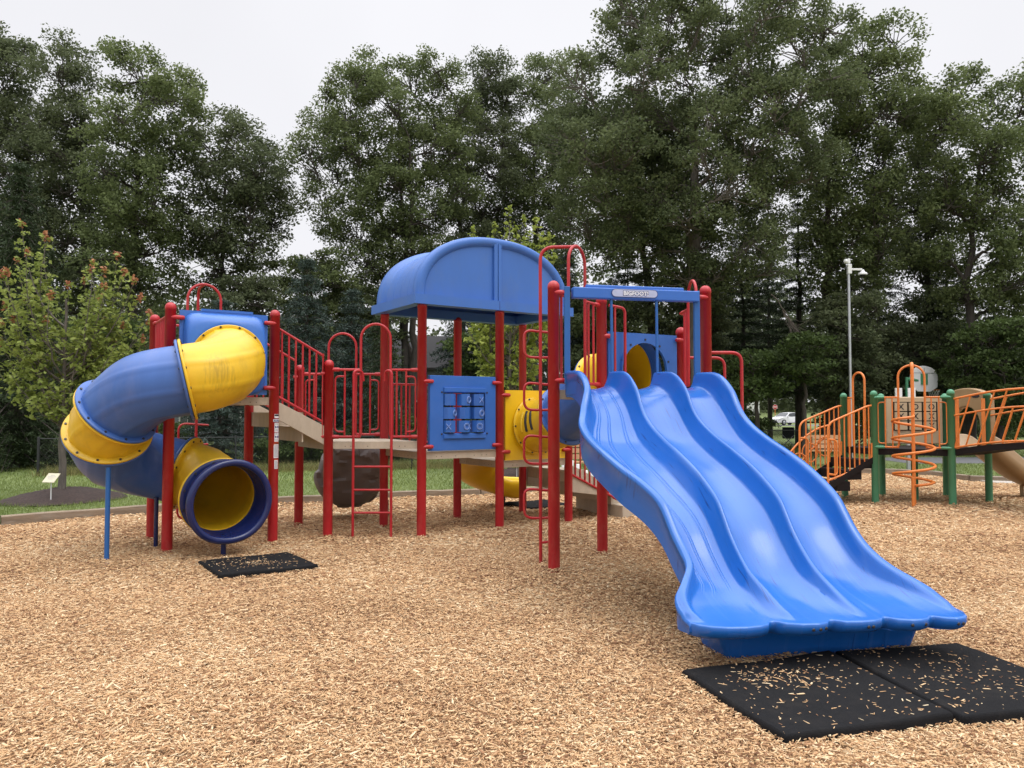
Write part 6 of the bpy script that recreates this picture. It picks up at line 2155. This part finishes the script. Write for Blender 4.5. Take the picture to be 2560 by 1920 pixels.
# ================================================================ fence, house, benches, poles, hoop, car
def chain_fence(pts, h, label):
    root = thing('chain_link_fence', label, 'fence', (*pts[0], 0))
    for a, b in zip(pts[:-1], pts[1:]):
        d, l = unit2(a, b)
        n = max(1, round(l / 2.6))
        for k in range(n):
            q = lerp(a, b, k / n)
            MB().lathe((*q, 0), [(0.022, -0.1), (0.022, h + 0.04), (0.016, h + 0.06)], 10).build('fence_post', 'fence', root)
        mb = MB(); mb.tube([(*a, h), (*b, h)], 0.014, 8); mb.build('top_rail', 'fence', root)
        w = []
        s = -h
        while s < l:
            for sg in (1, -1):
                s0, s1 = (s, s + h) if sg > 0 else (s + h, s)
                za, zb_ = 0.0, h
                A, B = np.array([s0, za]), np.array([s1, zb_])
                t0, t1 = 0.0, 1.0
                lo, hi = min(s0, s1), max(s0, s1)
                if lo < 0: 
                    f = (0 - s0) / (s1 - s0); t0, t1 = (max(t0, f), t1) if s1 > s0 else (t0, min(t1, f))
                if hi > l:
                    f = (l - s0) / (s1 - s0); t0, t1 = (t0, min(t1, f)) if s1 > s0 else (max(t0, f), t1)
                if t1 > t0:
                    P0, P1 = A + (B - A) * t0, A + (B - A) * t1
                    w.append((np.array([[a[0] + d[0] * P0[0], a[1] + d[1] * P0[0], P0[1]], [a[0] + d[0] * P1[0], a[1] + d[1] * P1[0], P1[1]]]), [0.0022, 0.0022]))
            s += 0.085
        tv, tf = tubes_mesh(w, 4)
        mesh_arrays('wire_mesh', tv, tf, 'fence', root)
    q = pts[-1]
    MB().lathe((*q, 0), [(0.022, -0.1), (0.022, h + 0.04), (0.016, h + 0.06)], 10).build('fence_post', 'fence', root)
    MB().lathe((*pts[0], 0), [(0.036, -0.1), (0.036, h + 0.02), (0.028, h + 0.05)], 12).build('end_post', 'fence', root)
    return root
chain_fence([(-12.68, 20.2), (-3.0, 22.6), (3.0, 25.0), (9.5, 29.0), (18.0, 31.5)], 0.95, 'black chain-link fence crossing behind the lawn')

def house(c, rz, size, label, storeys_z, wins, mat='siding', roof_h=1.6, group=None):
    root = thing('house', label, 'house', (c[0], c[1], 0), group)
    mt = Matrix.Translation(V((c[0], c[1], 0))) @ Matrix.Rotation(rz, 4, 'Z')
    w, d, h = size
    T = lambda x, y, z: mt @ V((x, y, z))
    mb = MB()
    n = int(h / 0.2)
    for f in range(4):
        xs = [(-w / 2, -d / 2, w / 2, -d / 2), (w / 2, -d / 2, w / 2, d / 2), (w / 2, d / 2, -w / 2, d / 2), (-w / 2, d / 2, -w / 2, -d / 2)][f]
        nx, ny = [(0, -1), (1, 0), (0, 1), (-1, 0)][f]
        rows = []
        for k in range(n):
            z = h * k / n
            rows.append([T(xs[0] + nx * 0.022, xs[1] + ny * 0.022, z), T(xs[2] + nx * 0.022, xs[3] + ny * 0.022, z)])
            rows.append([T(xs[0], xs[1], z + h / n - 0.003), T(xs[2], xs[3], z + h / n - 0.003)])
        mb.grid(rows, 0, False)
    for sx in (-1, 1):
        mb.add([T(sx * w / 2, -d / 2, h), T(sx * w / 2, d / 2, h), T(sx * w / 2, 0, h + roof_h)], [(0, 1, 2)])
    mb.build('wall', mat, root)
    rf = MB()
    e = 0.4
    for sy in (-1, 1):
        k = roof_h / (d / 2)
        rf.slab([T(-w / 2 - e, sy * (d / 2 + e), h - e * k), T(w / 2 + e, sy * (d / 2 + e), h - e * k), T(w / 2 + e, 0, h + roof_h), T(-w / 2 - e, 0, h + roof_h)], (0, 0, 0.12))
    rf.build('roof', 'shingle', root)
    for x, z, ww, wh in wins:
        mb = MB()
        o_, i_ = [(-ww / 2 - .09, -wh / 2 - .09), (ww / 2 + .09, -wh / 2 - .09), (ww / 2 + .09, wh / 2 + .09), (-ww / 2 - .09, wh / 2 + .09)], [(-ww / 2, -wh / 2), (ww / 2, -wh / 2), (ww / 2, wh / 2), (-ww / 2, wh / 2)]
        lo = [[T(x + p_[0], -d / 2 - o2, z + p_[1]) for p_ in pp] for pp, o2 in ((i_, 0.01), (i_, 0.07), (o_, 0.07), (o_, 0.01))]
        mb.grid(lo, 0, False, True)
        mb.slab([T(x - .02, -d / 2 - .04, z - wh / 2), T(x + .02, -d / 2 - .04, z - wh / 2), T(x + .02, -d / 2 - .04, z + wh / 2), T(x - .02, -d / 2 - .04, z + wh / 2)], mt.to_3x3() @ V((0, -0.025, 0)))
        wd_ = mb.build('window', 'trim', root)
        MB().add([T(x + p_[0], -d / 2 - 0.03, z + p_[1]) for p_ in i_], [(0, 1, 2, 3)]).build('pane', 'glass', wd_)
    return root
house((-7.6, 46), R(4), (10.5, 8, 4.2), 'grey clapboard house with dark roof, half hidden by spruces', 1,
      [(-3.2, 1.5, 1.1, 1.4), (-1.2, 1.5, 1.7, 1.6), (-1.4, 3.3, 0.8, 0.9), (1.6, 1.5, 1.0, 1.4), (3.6, 1.6, 1.0, 1.3)], roof_h=2.0)
house((-17.2, 47), R(-6), (6.0, 7, 2.6), 'low pale grey shed-like house behind the spiral slide tower', 1, [(1.5, 1.3, 0.9, 1.0), (-1.2, 1.3, 0.9, 1.0)], roof_h=1.3)
house((34.5, 124), R(-12), (11, 9, 5.2), 'white house on the bank left of the stop sign', 1, [(-3, 2.2, 1.2, 1.6), (0, 2.2, 1.2, 1.6), (3, 2.2, 1.2, 1.6)], 'trim', 2.4)

# deck railing of the house
root = thing('picket_rail', 'pale picket railing in front of the grey house', 'railing', (-10.2, 40, 0))
for zz in (0.95, 0.15):
    MB().box((-10.2, 40, zz), (2.6, 0.07, 0.08)).build('rail', 'trim', root)
for k in range(18):
    MB().box((-11.4 + k * 0.14, 40, 0.55), (0.04, 0.04, 0.74)).build('picket', 'trim', root)

def slat_bench(c, rz, label, slats=3):
    root = thing('slatted_bench', label, 'bench', (c[0], c[1], 0), 'slatted wooden benches')
    mt = Matrix.Translation(V((c[0], c[1], 0))) @ Matrix.Rotation(rz, 4, 'Z')
    def bx(mb, p, s, rx=0):
        mb.box(mt @ V(p), s, rz, 0, rx)
    mb = MB()
    for k in range(slats):
        bx(mb, (0, -0.18 + 0.15 * k, 0.44), (1.4, 0.13, 0.035))
    mb.build('seat', 'bench_wood', root)
    mb = MB()
    for k in range(3):
        bx(mb, (0, 0.24 + 0.03 * k, 0.56 + 0.15 * k), (1.4, 0.03, 0.125), R(-10))
    mb.build('backrest', 'bench_wood', root)
    for sx in (-1, 1):
        mb = MB()
        bx(mb, (sx * 0.55, -0.15, 0.2), (0.06, 0.06, 0.46)); bx(mb, (sx * 0.55, 0.2, 0.42), (0.06, 0.05, 0.9)); bx(mb, (sx * 0.55, 0.02, 0.39), (0.05, 0.42, 0.05))
        mb.build('leg', 'fence', root)
slat_bench((1.98, 18.6), R(8), 'tan slatted bench beyond the border, seen through the red transfer-step rail')
slat_bench((10.15, 24.0), R(-5), 'tan slatted bench on the lawn behind the orange stairs')
root = thing('chime_pipes', 'row of white standing pipes beyond the red transfer-step rail', 'musical play piece', (1.55, 17.4, 0))
MB().box((1.6, 17.44, 0.05), (1.1, 0.16, 0.12)).build('base', 'concrete', root)
for k, hh in enumerate((0.62, 0.55, 0.46, 0.32, 0.30, 0.28)):
    MB().lathe((1.20 + 0.165 * k, 17.4, 0), [(0.055, 0.02), (0.055, hh), (0.045, hh + 0.012)], 14).build('pipe', 'white', root)

# security camera pole
root = thing('camera_pole', 'tall galvanised pole carrying white security cameras behind the second play structure', 'pole', (12.6, 28, 0))
MB().lathe((12.6, 28, 0), [(0.055, -0.1), (0.05, 7.05)], 16).build('pole', 'steel', root)
mb = MB()
mb.box((12.62, 27.98, 7.0), (0.15, 0.14, 0.36)); mb.box((12.89, 27.98, 6.99), (0.42, 0.08, 0.08)); mb.box((12.60, 27.98, 7.3), (0.10, 0.1, 0.2))
mb.build('camera_mount', 'white', root, 0.02)
mb = MB()
mb.lathe((13.12, 27.98, 6.80), [(0.02, -0.08), (0.08, -0.055), (0.115, 0.0)], 20, 1)
mb.lathe((13.12, 27.98, 6.80), [(0.165, -0.01), (0.17, 0.02), (0.15, 0.06), (0.08, 0.10), (0.05, 0.18), (0.001, 0.19)], 24, 0)
mb.build('dome_camera', ['white', 'car_black'], root)
mb = MB(); mb.lathe((12.46, 27.9, 7.28), [(0.001, -0.09), (0.06, -0.07), (0.085, 0), (0.06, 0.07), (0.001, 0.09)], 16); mb.build('small_camera', 'white', root)

# basketball hoop
root = thing('basketball_hoop', 'basketball hoop with white fan-shaped backboard on green post', 'basketball hoop', (15.75, 30, 0))
MB().lathe((15.75, 30, 0), [(0.06, -0.1), (0.06, 3.05)], 16).build('post', 'green', root)
mb = MB()
mb.tube([(15.75, 30, 2.98), (16.3, 30.25, 2.92)], 0.075, 12)
mb.tube([(15.78, 30.02, 1.95), (16.3, 30.25, 2.75)], 0.04, 10)
mb.build('arm', 'green', root)
bc = V((16.62, 30.3, 2.98))
bd = V((0.94, 0.34, 0)); bnv = V((0.34, -0.94, 0))
prof = [(-0.70, -0.32)] + [(-0.74 * math.cos(R(a)), 0.02 + 0.52 * math.sin(R(a)) ** 0.8) for a in range(0, 181, 12)] + [(0.70, -0.32), (0.34, -0.5), (-0.34, -0.5)]
mb = MB(); mb.slab([bc + bd * x + V((0, 0, z)) for x, z in prof], bnv * -0.04)
board = mb.build('backboard', 'white', root, 0.01)
mb = MB(); mb.slab([bc + bd * x + V((0, 0, z)) + bnv * 0.004 for x, z in ((-0.20, -0.22), (0.16, -0.22), (0.16, 0.22), (-0.20, 0.22))], bnv * 0.02); mb.build('mount_plate', 'green', board)
mb = MB()
for x in (0.0,):
    mb.slab([bc + bd * (x - .015) + V((0, 0, 0.2)) + bnv * .003, bc + bd * (x + .015) + V((0, 0, 0.2)) + bnv * .003, bc + bd * (x + .015) + V((0, 0, .44)) + bnv * .003, bc + bd * (x - .015) + V((0, 0, .44)) + bnv * .003], bnv * 0.004)
for z in (0.24,):
    mb.slab([bc + bd * -.55 + V((0, 0, z)) + bnv * .003, bc + bd * .55 + V((0, 0, z)) + bnv * .003, bc + bd * .55 + V((0, 0, z + .02)) + bnv * .003, bc + bd * -.55 + V((0, 0, z + .02)) + bnv * .003], bnv * 0.004)
mb.build('board_rib', 'steel', board)
rc_ = bc + bd * 0.42 + V((0.25, 0.35, -0.42))
mb = MB(); mb.tube([rc_ + V((0.225 * math.cos(R(a)), 0.225 * math.sin(R(a)), 0)) for a in range(0, 360, 20)], 0.012, 8, closed=True); mb.build('rim', 'orange', root)
mb = MB()
for a in range(0, 360, 30):
    for sg in (-1, 1):
        mb.tube([rc_ + V((0.225 * math.cos(R(a)), 0.225 * math.sin(R(a)), 0)), rc_ + V((0.16 * math.cos(R(a + sg * 30)), 0.16 * math.sin(R(a + sg * 30)), -0.22)), rc_ + V((0.12 * math.cos(R(a)), 0.12 * math.sin(R(a)), -0.42))], 0.006, 5)
mb.build('net', 'white', root)
root = thing('utility_post', 'grey square post with white box behind the corkscrew climber', 'post', (10.9, 20.9, 0))
MB().box((10.98, 20.9, 0.9), (0.085, 0.085, 2.0)).build('post', 'steel', root, 0.006)
MB().box((10.72, 20.86, 2.0), (0.17, 0.08, 0.66)).build('sign_panel', 'white', root, 0.008)
MB().box((11.06, 20.82, 2.02), (0.20, 0.05, 0.62)).build('sign_panel', 'white', root, 0.008)

# garden flower stand at the far left
root = thing('flower_stand', 'black waisted garden stand holding orange flowers at the left edge', 'garden ornament', (-17.3, 26, 0))
MB().lathe((-17.3, 26, 0), [(0.16, 0.02), (0.15, 0.12), (0.07, 0.34), (0.055, 0.42), (0.08, 0.5), (0.17, 0.64), (0.16, 0.66)], 16).build('stand', 'car_black', root)
vs, fs = leaf_quads(rs.normal(0, 1, (14, 3)) * [.07, .07, .05] + [-17.3, 26, 0.72], 14, 0.05, 0.05, 0.04, rs)
mesh_arrays('flowers', vs, fs, 'flame', root)

# stop sign
root = thing('stop_sign', 'red octagonal stop sign beside the road', 'road sign', (40.9, 117, 0))
MB().box((40.9, 117.04, 1.0), (0.07, 0.05, 2.4)).build('sign_post', 'orange', root)
oc = lambda r_, y: [(40.9 + r_ * math.cos(R(22.5 + 45 * k)), y, 2.35 + r_ * math.sin(R(22.5 + 45 * k))) for k in range(8)]
mb = MB()
mb.slab(oc(0.40, 117.0), (0, -0.01, 0), 1); mb.slab(oc(0.365, 116.988), (0, -0.006, 0), 0)
add_text(mb, 'STOP', 0.3, (40.9, 116.978, 2.35), (1, 0, 0), (0, 0, 1), 1, 0.012, 0.56)
mb.build('sign_face', ['stop_red', 'white'], root)

# white car, three-quarter front view
def car(c, rz, label):
    root = thing('parked_car', label, 'car', (c[0], c[1], 0))
    mt = Matrix.Translation(V((c[0], c[1], 0))) @ Matrix.Rotation(rz, 4, 'Z')
    T = lambda x, y, z: mt @ V((x, y, z))
    prof = [(-2.25, .35), (-2.3, .62), (-2.22, .78), (-1.3, .98), (-1.0, 1.02), (-.35, 1.48), (.3, 1.55), (1.2, 1.5), (1.9, 1.1), (2.25, 1.02), (2.3, .6), (2.2, .35)]
    st_ = [(-0.92, .72, .0), (-0.90, 1.0, .0), (0, 1.0, .02), (0.90, 1.0, 0), (0.92, .72, 0)]
    mb = MB()
    rows = []
    for x, z in prof:
        inset = 0.0 if z < 1.05 else 0.22 * (z - 1.05) / 0.5
        fr_ = 0.10 if abs(x) > 2.15 else 0
        y0 = 0.91 - inset - fr_
        rows.append([T(x, -y0, z), T(x, -y0 * 0.6, z + 0.02), T(x, 0, z + 0.03), T(x, y0 * 0.6, z + 0.02), T(x, y0, z)])
    mb.grid(rows, 0, True, False, True)
    for s_, e_ in ((-1, 0), (1, -1)):
        low = [T(x, s_ * (0.88 if abs(x) < 2.15 else .8), .3) for x, z in prof]
        mb.grid([[r_[e_] for r_ in rows], [T(x, s_ * (0.91 - (0.1 if abs(x) > 2.15 else 0)), min(z, .95)) for x, z in prof], low], 0, True, False, s_ > 0)
    body = mb.build('body', 'car_white', root)
    def pane(name, pts, mat_):
        MB().add([T(*p_) for p_ in pts], [tuple(range(len(pts)))]).build(name, mat_, root)
    pane('windscreen', [(-1.02, -.80, 1.055), (-1.02, .80, 1.055), (-.38, .66, 1.505), (-.38, -.66, 1.505)], 'glass')
    for s_ in (-1, 1):
        pane('side_window', [(-.85, s_ * .905, 1.03), (-.28, s_ * .745, 1.44), (.35, s_ * .715, 1.50), (1.05, s_ * .735, 1.46), (1.6, s_ * .89, 1.08)], 'glass')
        pane('headlight', [(-2.30, s_ * .42, .70), (-2.28, s_ * .80, .72), (-2.05, s_ * .925, .80), (-2.22, s_ * .5, .79)], 'lamp')
        mb = MB(); mb.box(T(-.78, s_ * 1.0, 1.06), (.12, .2, .13), rz); mb.build('mirror', 'car_white', root, 0.03)
    pane('grille', [(-2.315, -.55, .40), (-2.315, .55, .40), (-2.315, .62, .58), (-2.315, -.62, .58)], 'car_black')
    pane('bumper_strip', [(-2.29, -.8, .66), (-2.29, .8, .66), (-2.29, .8, .70), (-2.29, -.8, .70)], 'car_black')
    for x in (-1.4, 1.42):
        for s_ in (-1, 1):
            ax_ = mt.to_3x3() @ V((0, s_, 0))
            wh = MB().lathe(T(x, s_ * .72, .34), [(.36, 0), (.345, .20), (.26, .215), (.22, .20)], 24, 0, ax_).build('wheel', 'tyre', root)
            MB().lathe(T(x, s_ * .90, .34), [(.23, 0), (.2, .03), (.05, .04), (.001, .045)], 20, 0, ax_).build('rim', 'steel', wh)
    return root
car((33.9, 93.0), R(28), 'white car parked on the road, partly hidden by a pine trunk')

# folding chairs on the grass under the pines
def camp_chair(c, rz, mt_, label):
    root = thing('folding_chair', label, 'chair', (c[0], c[1], 0), 'folding chairs under the pines')
    m_ = Matrix.Translation(V((c[0], c[1], 0))) @ Matrix.Rotation(rz, 4, 'Z')
    T = lambda x, y, z: m_ @ V((x, y, z))
    MB().slab([T(-.26, -.24, .43), T(.26, -.24, .43), T(.26, .22, .38), T(-.26, .22, .38)], (0, 0, 0.012)).build('seat', mt_, root)
    MB().slab([T(-.27, .22, .40), T(.27, .22, .40), T(.27, .34, .92), T(-.27, .34, .92)], m_.to_3x3() @ V((0, .012, 0))).build('backrest', mt_, root)
    for a_, b_ in (((-.28, -.26, 0), (.28, -.24, .58)), ((.28, -.26, 0), (-.28, -.24, .58)), ((-.28, .26, 0), (.28, .30, .6)), ((.28, .26, 0), (-.28, .30, .6))):
        MB().tube([T(*a_), T(*b_)], 0.012, 6).build('leg', 'steel', root)
    return root
camp_chair((12.0, 37.0), R(15), 'chair_green', 'dark green folding chair on the grass below the white car')
camp_chair((13.2, 36.0), R(-20), 'chair_black', 'black folding chair right of the green folding chair')
camp_chair((11.2, 38.5), R(40), 'chair_black', 'black folding chair left of the green folding chair')
